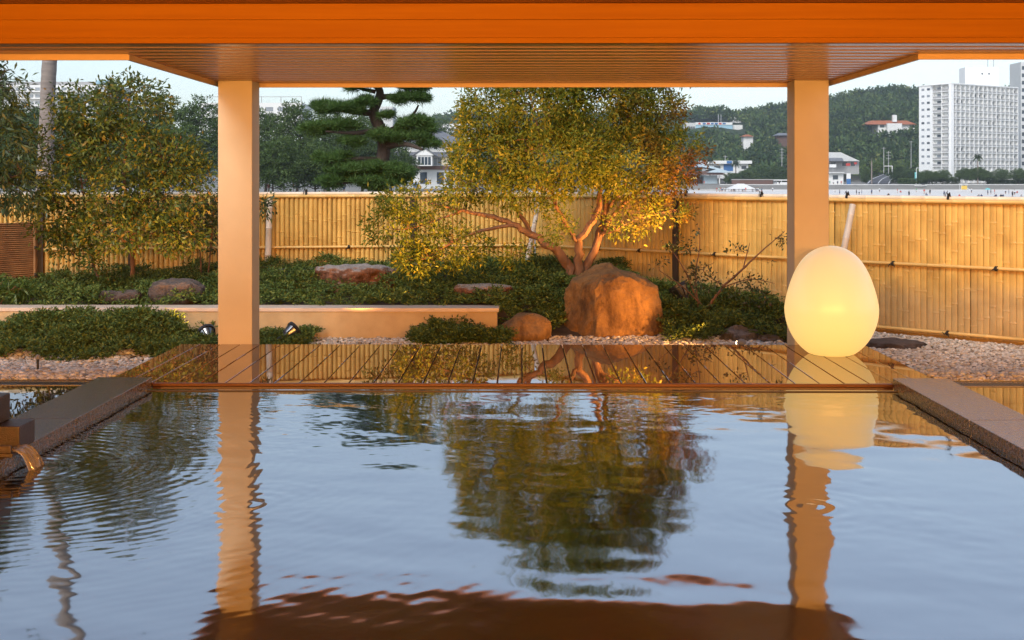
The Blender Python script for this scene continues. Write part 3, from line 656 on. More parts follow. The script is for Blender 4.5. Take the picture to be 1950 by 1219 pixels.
# ------------------------------------------------------------------ garden trees
def dens(pts, step):
    out = []
    for (a, ra), (b, rb) in zip(pts[:-1], pts[1:]):
        n = max(1, int((b - a).length / step))
        for i in range(n): t = i / n; out.append((a.lerp(b, t), ra + (rb - ra) * t))
    out.append(pts[-1]); return out
def smooth_path(pts, it=2):
    for _ in range(it):
        o = [pts[0]]
        for (a, ra), (b, rb) in zip(pts[:-1], pts[1:]):
            o += [(a.lerp(b, .25), ra * .75 + rb * .25), (a.lerp(b, .75), ra * .25 + rb * .75)]
        o.append(pts[-1]); pts = o
    return pts
def pxpath(rows): return [(at(a, b, d), r) for a, b, d, r in rows]
def plant(name, label, cat, base, stems, lobes, ncl, per, L, W, spread, leafm, barkm, seed, droop=0., twig=.006, maxtwig=9, group=None, extra=None, crownname='crown', up=.15):
    q = np.random.default_rng(seed); rd = random.Random(seed)
    t = thing(name, label, cat, base, group); m = MB(); nodes_ = []
    for st in stems:
        p = smooth_path(pxpath(st) if len(st[0]) == 4 else st, 2)
        p = [(v + Vector((rd.gauss(0, r * .25), rd.gauss(0, r * .25), rd.gauss(0, r * .2))) if 0 < i < len(p) - 1 else v, r) for i, (v, r) in enumerate(p)]
        m.tube([v for v, _ in p], [r for _, r in p], 8); nodes_ += dens(p, .08)
    NP = np.array([tuple(v) for v, _ in nodes_]); NR = np.array([r for _, r in nodes_])
    C, Dr = sample_lobes(lobes, ncl, q)
    tw = MB()
    for i in range(len(C)):
        dd = np.linalg.norm(NP - C[i], axis=1) + NR * 3 + np.maximum(0, NP[:, 2] - C[i][2]) * .6; j = int(np.argmin(dd)); a = Vector(NP[j]); b = Vector(C[i])
        if (b - a).length > maxtwig: a = b + (a - b).normalized() * maxtwig
        md = a.lerp(b, .5) + Vector((rd.gauss(0, .04), rd.gauss(0, .04), rd.uniform(-.02, .06))) * min(1, (b - a).length * 2)
        r0 = min(NR[j] * .6, twig); tw.tube([a, md, b], [r0, r0 * .7, r0 * .3], 4, False)
        if i % 3 == 0: NP = np.vstack([NP, np.array([tuple(md)])]); NR = np.append(NR, r0 * .7)
    tko = m.build('trunk', barkm, t, smooth=True); tag(tw.build('twigs', barkm, tko), kind='stuff')
    k = np.repeat(np.arange(len(C)), per); n = len(k)
    ph = q.random(n)
    outd = unit(Dr[k] * .7 + q.normal(size=(n, 3)) * .8 + np.array([0, 0, up]))
    P = C[k] + outd * (ph * spread)[:, None] + q.normal(size=(n, 3)) * spread * .35
    Dn = outd + q.normal(size=(n, 3)) * .5 - np.array([0, 0, droop])
    V, Qd = leaf_arrays(P, Dn, L * q.uniform(.65, 1.2, n), W * q.uniform(.7, 1.15, n), .2, q)
    o = mesh_np(crownname, V, Qd, leafm, t)
    return t
def lobe(px, py, D, rx, ry, rz): return (at(px, py, D), (rx * D / F, rz, ry * D / F))   # rx, ry in photo pixels, rz depth in metres

M['leaf_main'] = leafmat('leaf_main', [(0, (.065, .10, .012)), (.45, (.13, .175, .02)), (.8, (.20, .215, .025)), (1, (.30, .25, .03))], .4, .5, .22, (.35, 1.6, (.15, .075, .02), (.24, .06, .018)))
M['leaf_gloss'] = leafmat('leaf_gloss', [(0, (.035, .065, .016)), (.5, (.075, .12, .024)), (.85, (.14, .17, .03)), (1, (.22, .15, .03))], .3, .4, .3)
M['leaf_long'] = leafmat('leaf_long', [(0, (.03, .055, .02)), (.6, (.055, .095, .03)), (1, (.09, .13, .045))], .3, .35, .5)
M['leaf_bright'] = leafmat('leaf_bright', [(0, (.06, .11, .02)), (1, (.11, .17, .03))], .4, .4, .4)
M['needle'] = leafmat('pine_needle', [(0, (.04, .085, .02)), (.6, (.075, .15, .035)), (1, (.12, .20, .05))], .25, .5, .3)

D0 = 16.35
plant('garden_tree', 'wide branching garden tree with small yellow green and reddish leaves behind the big boulder', 'tree', at(1093, 545, D0), [
    [(1093, 560, D0, .085), (1085, 505, D0, .075), (1055, 472, D0 - .05, .062), (1015, 450, D0 - .1, .05), (980, 428, D0 - .15, .042), (935, 412, D0 - .2, .032), (880, 402, D0 - .25, .022), (820, 388, D0 - .3, .012)],
    [(1095, 555, D0, .075), (1103, 500, D0 - .05, .062), (1098, 458, D0 - .1, .052), (1128, 425, D0 - .1, .044), (1143, 390, D0, .038), (1140, 345, D0 + .05, .032), (1118, 290, D0 + .1, .024), (1098, 230, D0 + .1, .016), (1088, 175, D0 + .1, .008)],
    [(1100, 555, D0 + .05, .07), (1122, 492, D0 + .08, .056), (1142, 450, D0 + .1, .048), (1152, 405, D0 + .15, .042), (1156, 355, D0 + .2, .035), (1176, 300, D0 + .3, .026), (1195, 235, D0 + .35, .016), (1205, 180, D0 + .35, .008)],
    [(1142, 450, D0 + .1, .034), (1178, 395, D0 + .05, .027), (1235, 352, D0, .02), (1290, 322, D0 - .05, .013), (1328, 300, D0 - .1, .007)],
    [(1015, 450, D0 - .1, .034), (985, 402, D0, .028), (962, 345, D0 + .1, .022), (940, 280, D0 + .1, .015), (925, 205, D0 + .1, .007)],
    [(980, 428, D0 - .15, .028), (905, 440, D0 - .35, .02), (855, 465, D0 - .5, .014), (805, 495, D0 - .6, .007)],
    [(1098, 458, D0 - .1, .034), (1062, 402, D0 - .25, .026), (1042, 335, D0 - .3, .02), (1028, 255, D0 - .3, .013), (1010, 185, D0 - .3, .006)],
    [(1152, 405, D0 + .15, .026), (1205, 330, D0 + .4, .02), (1240, 265, D0 + .5, .014), (1265, 205, D0 + .5, .007)],
    [(1142, 445, D0 + .1, .02), (1170, 442, D0 - .1, .015), (1200, 420, D0 - .2, .010), (1260, 405, D0 - .2, .005)],
    [(880, 402, D0 - .25, .016), (830, 420, D0 - .3, .012), (770, 440, D0 - .35, .007), (725, 430, D0 - .35, .004)],
  ], [lobe(935, 215, D0, 55, 62, .55), lobe(1030, 205, D0 - .1, 95, 75, .75), lobe(1140, 205, D0 + .1, 105, 80, .8), lobe(1060, 130, D0, 100, 50, .7), lobe(1160, 130, D0 + .1, 90, 45, .7), lobe(1235, 220, D0 + .3, 70, 62, .6), lobe(935, 300, D0, 85, 55, .7),
      lobe(1060, 300, D0 - .2, 120, 60, .9), lobe(1190, 305, D0, 105, 58, .8), lobe(1285, 310, D0, 48, 55, .45), lobe(905, 355, D0 - .2, 70, 35, .5), lobe(1010, 365, D0 - .2, 75, 32, .6),
      lobe(790, 385, D0 - .3, 75, 34, .45), lobe(755, 430, D0 - .35, 55, 38, .4), lobe(855, 470, D0 - .5, 75, 36, .4), lobe(800, 495, D0 - .6, 45, 25, .3), lobe(1190, 425, D0 - .15, 50, 24, .35),
      lobe(1265, 405, D0 - .2, 50, 14, .25), lobe(1060, 430, D0 - .3, 22, 34, .25), lobe(1215, 365, D0 + .1, 70, 25, .5), lobe(900, 240, D0, 28, 48, .3), lobe(1322, 290, D0 - .1, 22, 22, .2), lobe(985, 490, D0 - .4, 26, 26, .2)],
  2300, 24, .070, .026, .12, M['leaf_main'], M['bark'], 11, droop=.15)

DS_ = 16.45
plant('leafy_shrub_tree', 'dark glossy leafy shrub tree lit from below beside the cream column', 'tree', at(250, 540, DS_), [
    [(205, 550, DS_, .02), (180, 522, DS_, .018), (172, 480, DS_, .016), (165, 400, DS_, .012), (150, 320, DS_, .009), (140, 260, DS_, .004)],
    [(250, 550, DS_ + .2, .035), (252, 490, DS_ + .2, .03), (248, 420, DS_ + .2, .026), (235, 340, DS_ + .2, .02), (240, 270, DS_ + .2, .014), (245, 190, DS_ + .2, .006)],
    [(248, 420, DS_ + .2, .02), (290, 370, DS_ + .1, .016), (325, 310, DS_, .011), (345, 260, DS_, .005)],
    [(250, 480, DS_ + .2, .018), (300, 440, DS_ - .1, .014), (350, 410, DS_ - .2, .009), (385, 390, DS_ - .2, .004)],
    [(250, 470, DS_ + .2, .018), (200, 430, DS_ - .1, .014), (140, 400, DS_ - .3, .01), (100, 380, DS_ - .4, .005)],
  ], [lobe(165, 215, DS_, 70, 48, .5), lobe(250, 200, DS_, 75, 46, .5), lobe(125, 275, DS_, 60, 55, .5), lobe(225, 285, DS_ - .1, 95, 58, .7), lobe(318, 300, DS_, 62, 55, .5), lobe(190, 365, DS_ - .2, 105, 52, .7),
      lobe(315, 375, DS_ - .2, 72, 46, .5), lobe(110, 415, DS_ - .3, 58, 44, .4), lobe(235, 435, DS_ - .3, 105, 38, .6), lobe(335, 445, DS_ - .3, 56, 34, .4), lobe(135, 480, DS_ - .3, 34, 32, .3), lobe(195, 500, DS_ - .4, 22, 24, .2), lobe(375, 345, DS_, 30, 45, .3)],
  700, 24, .085, .032, .13, M['leaf_gloss'], M['bark'], 12, droop=.2)
plant('leafy_tree', 'dark tree with long drooping leaves at the garden corner in front of the palm', 'tree', at(-70, 560, 15.69), [
    [(-70, 600, 15.69, .06), (-60, 450, 15.69, .05), (-50, 330, 15.69, .035), (-30, 220, 15.69, .02), (10, 130, 15.69, .006)],
    [(-60, 400, 15.69, .03), (-10, 350, 15.46, .02), (40, 330, 15.35, .008)]],
  [lobe(-40, 200, 15.69, 75, 60, .6), lobe(-20, 280, 15.58, 85, 60, .6), lobe(0, 350, 15.46, 85, 45, .5), lobe(20, 170, 15.69, 20, 40, .2), lobe(-60, 120, 15.69, 50, 80, .5), lobe(40, 380, 15.46, 45, 25, .3)],
  420, 12, .125, .03, .12, M['leaf_long'], M['barkdark'], 13, droop=.6)
plant('young_shrub', 'slender upright shrub of thin stems between the leafy shrub and the column', 'shrub', at(395, 545, 17.05), [
    [(385, 545, 17.05, .012), (380, 470, 17.05, .010), (372, 400, 17.05, .005)], [(395, 545, 17.05, .012), (402, 460, 17.05, .010), (408, 390, 17.05, .005)], [(400, 545, 17.05, .012), (440, 460, 17.05, .01), (495, 395, 16.94, .005)]],
  [lobe(378, 420, 17.05, 22, 40, .2), lobe(405, 430, 17.05, 18, 60, .2), lobe(502, 398, 16.94, 10, 16, .12), lobe(440, 420, 17.05, 30, 30, .2)], 90, 12, .10, .028, .09, M['leaf_long'], M['bark'], 14, droop=.5)
plant('young_shrub', 'sprig of bright lance leaves rising behind the low wall in the corner', 'shrub', at(10, 590, 15.24), [
    [(0, 595, 15.24, .008), (5, 565, 15.24, .006), (30, 545, 15.18, .004)], [(0, 595, 15.24, .008), (-10, 560, 15.24, .006), (5, 535, 15.24, .003)]],
  [lobe(8, 545, 15.24, 18, 12, .1), lobe(38, 555, 15.18, 16, 10, .1)], 16, 9, .13, .03, .05, M['leaf_bright'], M['bark'], 15, droop=.5)
M['leaf_sparse'] = leafmat('leaf_sparse', [(0, (.03, .055, .015)), (.6, (.06, .09, .025)), (1, (.13, .07, .03))], .3, .35, .5)
plant('sparse_shrub', 'sparse spreading shrub of bare twigs and few leaves before the moulded fence', 'shrub', at(1345, 580, 15.35), [
    [(1345, 590, 15.35, .02), (1375, 548, 15.35, .016), (1415, 512, 15.29, .013), (1450, 478, 15.24, .009), (1495, 440, 15.24, .003)],
    [(1415, 512, 15.29, .01), (1422, 485, 15.35, .007), (1428, 462, 15.35, .003)], [(1340, 590, 15.35, .014), (1318, 550, 15.35, .012), (1305, 515, 15.35, .009), (1278, 475, 15.35, .004)],
    [(1330, 585, 15.35, .012), (1322, 520, 15.46, .008), (1335, 470, 15.46, .006), (1328, 425, 15.46, .003)], [(1345, 590, 15.35, .012), (1300, 545, 15.24, .008), (1255, 515, 15.12, .004)],
    [(1380, 545, 15.35, .008), (1330, 515, 15.35, .006), (1360, 500, 15.35, .003)], [(1375, 548, 15.35, .01), (1430, 528, 15.24, .007), (1475, 540, 15.24, .003)]],
  [lobe(1310, 468, 15.46, 30, 12, .15), lobe(1280, 462, 15.35, 20, 10, .1), lobe(1326, 425, 15.46, 10, 18, .1), lobe(1255, 500, 15.12, 14, 8, .1), lobe(1490, 455, 15.24, 8, 14, .08), lobe(1405, 475, 15.35, 22, 6, .1),
   lobe(1430, 565, 15.12, 50, 14, .15), lobe(1330, 520, 15.35, 22, 16, .15), lobe(1420, 535, 15.24, 35, 14, .12), lobe(1470, 505, 15.24, 10, 8, .08), lobe(1350, 545, 15.24, 28, 12, .1)],
  120, 6, .055, .026, .06, M['leaf_sparse'], M['bark'], 16, droop=.1, twig=.003)
plant('small_shrub', 'low dark round-leaved shrub in the juniper before the flat red boulder', 'shrub', at(570, 560, 16.37), [[(570, 575, 16.37, .012), (570, 545, 16.37, .006)]],
  [lobe(572, 538, 16.37, 42, 17, .22), lobe(545, 545, 16.37, 20, 12, .15)], 110, 9, .05, .03, .05, M['leaf_gloss'], M['bark'], 17)
plant('small_shrub', 'low leafy shrub poking up against the end of the low wall', 'shrub', at(895, 648, 14.61), [[(895, 652, 14.61, .01), (890, 625, 14.61, .005)]],
  [lobe(895, 632, 14.61, 38, 14, .12), lobe(875, 618, 14.61, 14, 10, .08)], 80, 8, .05, .022, .045, M['leaf_gloss'], M['bark'], 18)
plant('small_shrub', 'small yellow green fern-like plant at the right foot of the big boulder', 'shrub', at(1270, 620, 15.0), [[(1270, 628, 15.0, .008), (1272, 605, 15.0, .004)]],
  [lobe(1262, 608, 15.0, 16, 9, .08), lobe(1302, 605, 15.0, 22, 12, .12)], 45, 8, .075, .02, .05, M['leaf_bright'], M['bark'], 19)

# trained pine beyond the fence
def pine_trained():
    DP_ = 27.0; t = thing('trained_pine', 'trained dark green pine with layered needle pads rising behind the cane fence', 'tree', at(725, 430, DP_) * 1.0)
    t.location.z = -1.1
    trunk = pxpath([(735, 445, DP_, .20), (730, 372, DP_, .18), (722, 330, DP_, .165), (733, 285, DP_, .15), (728, 250, DP_, .14), (708, 215, DP_, .12), (722, 190, DP_, .10), (725, 170, DP_, .085), (705, 155, DP_, .06), (690, 135, DP_, .03)])
    limbs = [[(708, 215, DP_, .08), (660, 212, DP_ - .4, .06), (620, 200, DP_ - .6, .03)], [(725, 185, DP_, .07), (760, 182, DP_ - .2, .05), (795, 180, DP_ - .3, .02)],
             [(730, 255, DP_, .07), (770, 235, DP_, .05), (790, 215, DP_, .03), (797, 200, DP_, .02)], [(732, 280, DP_, .08), (770, 272, DP_ - .5, .06), (805, 285, DP_ - .7, .03)],
             [(725, 245, DP_, .07), (680, 255, DP_ - .5, .05), (620, 250, DP_ - .7, .02)], [(722, 305, DP_, .06), (680, 300, DP_ - .4, .04), (630, 310, DP_ - .6, .02)],
             [(725, 340, DP_, .06), (680, 345, DP_ - .5, .04), (640, 350, DP_ - .6, .02)], [(728, 340, DP_, .05), (760, 335, DP_ - .5, .03), (775, 330, DP_ - .5, .02)], [(715, 175, DP_, .05), (680, 168, DP_, .03), (672, 160, DP_, .02)], [(728, 262, DP_, .06), (790, 258, DP_ + .2, .04), (805, 255, DP_, .02)]]
    m = MB()
    for st in [trunk] + [pxpath(l) for l in limbs]:
        p = smooth_path(st, 2); m.tube([v for v, _ in p], [r for _, r in p], 9)
    m.build('trunk', M['barkdark'], t, smooth=True)
    pads = [(650, 208, 48, 13, .5), (615, 203, 20, 12, .3), (695, 198, 22, 14, .35), (780, 188, 34, 10, .4), (800, 190, 18, 8, .3), (735, 240, 0, 0, 0), (640, 242, 50, 12, .5), (600, 245, 24, 9, .35), (780, 238, 26, 14, .4), (800, 232, 22, 12, .35), (735, 222, 14, 8, .25),
            (735, 260, 34, 13, .5), (790, 262, 30, 12, .45), (822, 275, 16, 10, .3), (815, 250, 16, 8, .3), (630, 306, 30, 11, .45), (655, 300, 18, 10, .3), (665, 325, 45, 12, .6), (720, 322, 36, 11, .5), (760, 328, 28, 12, .5), (640, 345, 34, 9, .5), (700, 345, 45, 9, .6), (690, 162, 30, 8, .4), (790, 166, 30, 6, .35), (760, 150, 60, 10, .5), (670, 270, 24, 8, .4), (725, 350, 45, 8, .5)]
    Pc, Pd = [], []
    q = np.random.default_rng(77)
    for (a_, b_, c_, d_, e_) in list(pads):
        if c_: pads += [(a_ + q.uniform(-.9, .9) * c_, b_ + q.uniform(-.6, 1.3) * d_, c_ * q.uniform(.3, .55), d_ * q.uniform(.6, 1.0), e_ * .6) for _ in range(2)]
    for px, py, rx, ry, rz in pads:
        if rx == 0: continue
        n = int(rx * rz * 13); c = at(px, py, DP_ - .35); d = unit(q.normal(size=(n, 3)) * np.array([1, 1, .8])); rr = q.random(n)[:, None] ** .4
        p = np.array(tuple(c)) + d * rr * np.array([rx * DP_ / F, rz, ry * DP_ / F]); p[:, 2] = np.where(d[:, 2] < 0, p[:, 2] * .4 + c.z * .6, p[:, 2])
        Pc.append(p)
    C = np.concatenate(Pc); per = 22; n = len(C) * per; K = np.repeat(C, per, 0)
    d = unit(q.normal(size=(n, 3)) * np.array([1, 1, .7]) + np.array([0, -.1, .75]))
    V, Qd = leaf_arrays(K, d, q.uniform(.10, .19, n), .011, .0, q)
    mesh_np('needle_pads', V, Qd, M['needle'], t)
pine_trained()

# tall palm
def palm(name, label, base, pts, r0, nfr, L, group=None, wid=.05, nl=26, fan=False):
    t = thing(name, label, 'palm', base, group); p = smooth_path(pts, 2); q = np.random.default_rng(int(L * 100) + nfr)
    m = MB(); pp = dens(p, .12 if r0 > .15 else .6)
    m.tube([v for v, _ in pp], [r * (1 + .035 * (i % 2)) for i, (_, r) in enumerate(pp)], 12); m.build('trunk', M['palmbark'], t, smooth=True)
    top = pp[-1][0]; Ps, Ds, Ls = [], [], []; rm = MB()
    for k in range(nfr):
        a = k * 2.39996; el = 1.15 - 1.75 * k / nfr; h = Vector((math.cos(a), math.sin(a), 0)); path = []
        for i in range(9):
            s = i / 8; path.append(top + h * (L * s * math.cos(el) * (1 - .15 * s)) + Vector((0, 0, L * (s * math.sin(el) - .42 * s * s))))
        rm.tube(path, [.03 * L / 2 * (1 - .8 * i / 8) for i in range(9)], 4)
        for i in range(nl):
            s = .12 + .88 * i / nl; j = min(7, int(s * 8)); b = path[j].lerp(path[j + 1], s * 8 - j); tn = (path[j + 1] - path[j]).normalized(); sd_ = tn.cross(Vector((0, 0, 1))).normalized()
            for sg in (-1, 1):
                Ps.append(tuple(b)); Ds.append(tuple(tn * .6 + sd_ * sg * .9 + Vector((0, 0, -.25)))); Ls.append(L * .28 * (1.1 - .6 * s))
    rm.build('frond_ribs', M['leaf_long'], t)
    V, Qd = leaf_arrays(np.array(Ps), np.array(Ds), np.array(Ls), wid, .1, q); mesh_np('fronds', V, Qd, M['leaf_long'], t)
    return t
DPm = 27.0
palm('palm_tree', 'tall bare grey palm trunk rising behind the leafy shrub tree', Vector((at(85, 336, DPm).x, DPm, -1.1)),
     [(Vector((at(80, 336, DPm).x, DPm, -1.1)), .23), (at(86, 336, DPm), .19), (at(89, 250, DPm), .165), (at(93, 120, DPm), .16), (at(110, -60, DPm), .15), (at(140, -330, DPm), .14), (at(165, -520, DPm), .14)], .2, 26, 2.6, wid=.06)

# ------------------------------------------------------------------ egg lamp, garden spotlights, water spout
def egg():
    c = at(1583, 682, 11.78); c.z = 0
    t = thing('egg_lamp', 'large glowing cream egg lamp standing on the wet wooden deck', 'lamp', c)
    prof = []; Hh, Rm = 1.055, .447
    for i in range(41):
        u = i / 40; z = Hh * (1 - math.cos(math.pi * u)) / 2; y_ = z / Hh
        zc = .43 * Hh
        r = Rm * math.sqrt(max(0, 1 - ((z - zc) / (.507 if z < zc else Hh - zc)) ** 2))
        if z > zc: r *= 1 - .05 * math.sin(math.pi * (z - zc) / (Hh - zc))
        prof.append((max(r, .002), z))
    r0 = prof[0][0]; prof = [(r0 - .012, .001), (r0 - .003, .004)] + [q_ for q_ in prof if q_[1] > .008]
    m, nt, b = nodes('egg_glow'); v = tcoord(nt); sx = nt.nodes.new('ShaderNodeSeparateXYZ'); nt.links.new(v, sx.inputs[0])
    mr = nt.nodes.new('ShaderNodeMapRange'); mr.inputs[1].default_value, mr.inputs[2].default_value = .0, 1.05; nt.links.new(sx.outputs[2], mr.inputs[0])
    col = ramp(nt, mr.outputs[0], [(0, (1, .62, .15)), (.3, (1, .66, .20)), (.6, (.92, .62, .24)), (1, (.68, .48, .24))])
    b.inputs['Base Color'].default_value = (.5, .48, .44, 1); nt.links.new(col, b.inputs['Emission Color']); b.inputs['Emission Strength'].default_value = .58
    b.inputs['Roughness'].default_value = .32; b.inputs['Coat Weight'].default_value = .0
    sh = MB().lathe(prof, 64, c).build('shell', m, t, smooth=True)
    MB().lathe([(.20, -.001), (.20, .0005)], 32, c).build('foot_ring', M['blackmetal'], t)
egg()
GLOW = emis('spot_lens', (1, .78, .45), 5)
def spotlight(label, foot, aim, watts, size, blend=.6, scale=1.0, body='finned', light_col=WARM):
    t = thing('garden_spotlight', label, 'spotlight', foot); d = (Vector(aim) - Vector(foot)).normalized(); h = Vector(foot) + Vector((0, 0, .09 * scale)); s = scale
    MB().tube([Vector(foot) - Vector((0, 0, .12)), h], [.008, .014], 8).build('spike', M['blackmetal'], t)
    MB().lathe([(.022 * s, -.16 * s), (.034 * s, -.155 * s), (.036 * s, -.03 * s), (.045 * s, .0)], 18, h, d).build('body', M['blackmetal'], t, smooth=True)
    MB().lathe([(.045 * s, .002), (.05 * s, .012 * s), (.072 * s, .08 * s), (.058 * s, .08 * s), (.04 * s, .01 * s)], 20, h, d).build('reflector', M['steel'], t, smooth=True)
    q = d.to_track_quat('Z', 'Y')
    for k in range(8):
        a = k * math.pi / 4; u = q @ Vector((math.cos(a), math.sin(a), 0))
        MB().tube([h + d * .0 + u * .05 * s, h + d * .09 * s + u * .079 * s], .006 * s, 5).build('rib', M['blackmetal'], t)
    ring_ = MB().lathe([(.070 * s, .085 * s), (.088 * s, .085 * s), (.088 * s, .112 * s), (.070 * s, .112 * s), (.070 * s, .085 * s)], 24, h, d).build('front_ring', M['blackmetal'], t, smooth=True)
    MB().lathe([(.002, .094 * s), (.0695 * s, .094 * s), (.0695 * s, .098 * s), (.002, .104 * s)], 20, h, d).build('lens', GLOW, ring_)
    ld = bpy.data.lights.new('spot', 'SPOT'); ld.energy = watts; ld.spot_size = math.radians(size); ld.spot_blend = blend; ld.color = light_col; ld.shadow_soft_size = .05
    lo = bpy.data.objects.new('spot_light', ld); COL.objects.link(lo); lo.parent = t; lo.location = h + d * .125 * s - Vector(foot); lo.rotation_euler = (-d).to_track_quat('Z', 'Y').to_euler()
    return t
fA = at(398, 652, 13.6); fA.z = -.20
spotlight('black ribbed spotlight half hidden by the left foot of the column', fA, at(250, 280, 16.2), 800, 62, scale=1.15)
fB = at(546, 652, 13.95); fB.z = -.21
spotlight('black ribbed spotlight on gravel in front of the low wall', fB, at(980, 330, 16.2), 1300, 44, scale=1.15)
fC = at(1302, 560, 15.63); fC.z = -.08
spotlight('tall black spotlight on a stake before the dark fence post, aimed at the tree', fC + Vector((0, 0, .12)), at(1150, 320, 16.15), 520, 95, scale=1.5)
def dome_light():
    f = at(1412, 654, 13.75); f.z = -.19
    t = thing('dome_light', 'little grey dome ground light at the edge of the deck', 'ground light', f)
    MB().lathe([(.03, -.02), (.035, .012)], 16, f).build('base', M['blackmetal'], t)
    MB().lathe([(.052, .014), (.055, .03), (.045, .055), (.025, .07), (.004, .075)], 20, f).build('hood', M['roofmetal'], t, smooth=True)
    aim = at(1185, 575, 14.6); d = (aim - f).normalized(); d.normalize(); p = f + d * .056 + Vector((0, 0, .012))
    MB().lathe([(.002, 0), (.02, 0), (.02, .008), (.002, .01)], 14, p, d).build('lens', GLOW, t)
    ld = bpy.data.lights.new('spot', 'SPOT'); ld.energy = 170; ld.spot_size = math.radians(62); ld.spot_blend = .9; ld.color = WARM; ld.shadow_soft_size = .03
    lo = bpy.data.objects.new('spot_light', ld); COL.objects.link(lo); lo.parent = t; lo.location = p + d * .03 - f; lo.rotation_euler = (-d).to_track_quat('Z', 'Y').to_euler()
dome_light()
f = at(72, 706, 11.25); f.z = -.1
t = thing('stake_light', 'thin black stake light standing in the pale gravel', 'stake light', f)
MB().tube([f - Vector((0, 0, .05)), f + Vector((0, 0, .12))], .012, 10).build('stake', M['blackmetal'], t)
MB().lathe([(.014, .12), (.022, .125), (.022, .15), (.01, .165)], 14, f).build('head', M['roofmetal'], t)

def spout():
    e = Vector((-3.0, 7.25, -.03)); t = thing('water_spout', 'dark stepped stone water spout on the left kerb of the pool', 'water spout', (-3.4, 7.4, .0))
    m = mat('spout_stone', (.04, .02, .012), (.012, .008, .006), 30, rough=.3, bumps=.6, bdist=.01)
    MB().box(-4.0, at(42, 820, 7.40).x, 7.36, 7.60, .0605, .20).build('block', m, t, bevel=.008)
    MB().box(-4.0, at(7, 780, 7.48).x, 7.40, 7.58, .201, .37).build('upper_block', m, t, bevel=.008)
    ch = MB(); ch.box(-4.0, -3.02, 7.14, 7.355, .0605, .085); ch.box(-4.0, -3.03, 7.14, 7.165, .0855, .13); ch.build('channel', m, t, bevel=.004)
    # falling sheet of water
    V = []; nx_, ny_ = 26, 16; q = np.random.default_rng(9)
    for j in range(ny_):
        u = j / (ny_ - 1); 
        for i in range(nx_):
            s = i / (nx_ - 1); wob = .010 * math.sin(s * 23 + 1.5 * math.sin(u * 3)) + .006 * math.sin(s * 51)
            x = -3.06 + .135 * math.sqrt(u) + wob * (.3 + u) ; z = .098 - .135 * u ** 1.6; V.append((x, 7.345 - .16 * s + .02 * u * math.sin(s * 9), z))
    I = np.arange(nx_ * ny_).reshape(ny_, nx_); Qd = np.stack([I[:-1, :-1], I[:-1, 1:], I[1:, 1:], I[1:, :-1]], -1).reshape(-1, 4)
    mw, nt, b = nodes('falling_water'); b.inputs['Base Color'].default_value = (.75, .68, .62, 1); b.inputs['Roughness'].default_value = .08; b.inputs['Transmission Weight'].default_value = .75; b.inputs['IOR'].default_value = 1.33
    o = mesh_np('falling_water', V, Qd, mw, t, smooth=True); sl = o.modifiers.new('thick', 'SOLIDIFY'); sl.thickness = .008
spout()
# ------------------------------------------------------------------ the bay beyond the fence
M['white'] = mat('white_paint', (.78, .78, .76), (.72, .72, .70), .3, rough=.7)
M['hotelwhite'] = mat('hotel_white', (.84, .85, .84), (.80, .81, .80), .2, rough=.8)
M['offwhite'] = mat('pale_render', (.62, .63, .62), (.56, .57, .56), .3, rough=.8)
M['grey'] = mat('grey_render', (.40, .40, .40), (.34, .34, .34), .3, rough=.8)
M['glass'] = mat('window_glass', (.06, .08, .10), None, 1, rough=.12)
M['glasspale'] = mat('curtained_glass', (.30, .33, .36), (.2, .23, .26), .5, rough=.2)
M['tile_grey'] = mat('grey_roof_tile', (.20, .21, .23), (.15, .16, .18), 1, (1, 1, 1), rough=.6)
M['tile_red'] = mat('red_roof_tile', (.42, .15, .07), (.34, .11, .05), 1, rough=.7)
M['bluepaint'] = mat('pale_blue_wall', (.35, .55, .66), (.30, .50, .62), .2, rough=.6)
M['blueroof'] = mat('pale_blue_roof', (.50, .60, .66), (.44, .55, .62), .2, rough=.5)
M['brownwall'] = mat('brown_wall', (.16, .09, .07), None, 1, rough=.8)
M['concrete'] = mat('concrete', (.42, .41, .39), (.33, .32, .30), .4, rough=.85)
M['asphalt'] = mat('asphalt', (.10, .10, .105), (.075, .075, .08), .5, rough=.85)
M['pole'] = mat('grey_pole', (.42, .42, .42), None, 1, rough=.6)
M['red'] = mat('red_paint', (.55, .05, .04), None, 1, rough=.5)
M['yellow'] = mat('yellow_panel', (.75, .50, .08), None, 1, rough=.5)
M['blue'] = mat('blue_paint', (.05, .17, .42), None, 1, rough=.5)
M['aqua'] = mat('aqua_cloth', (.2, .6, .62), None, 1, rough=.6)
M['farleaf'] = leafmat('far_pine_leaf', [(0, (.04, .075, .02)), (.5, (.08, .13, .036)), (1, (.12, .17, .05))], .15, .6, .2)
M['hillleaf'] = leafmat('hill_leaf', [(0, (.035, .07, .026)), (.5, (.065, .115, .04)), (.9, (.11, .16, .05)), (1, (.16, .18, .06))], .15, .7, .15)
_nt = M['hillleaf'].node_tree; _b = _nt.nodes['Principled BSDF']; _src = _b.inputs['Base Color'].links[0].from_socket; _g = _nt.nodes.new('ShaderNodeNewGeometry')
_mx = mixc(_nt, 1.0, _src, ramp(_nt, ntex(_nt, _g.outputs['Position'], .03, 4), [(.35, (.55, .62, .6)), (.5, (1, 1, 1)), (.68, (1.5, 1.35, 1.0))]), 'MULTIPLY'); _nt.links.new(_mx, _b.inputs['Base Color'])
def gzat(x, y): return float(terr(np.array([x]), np.array([y]))[0])

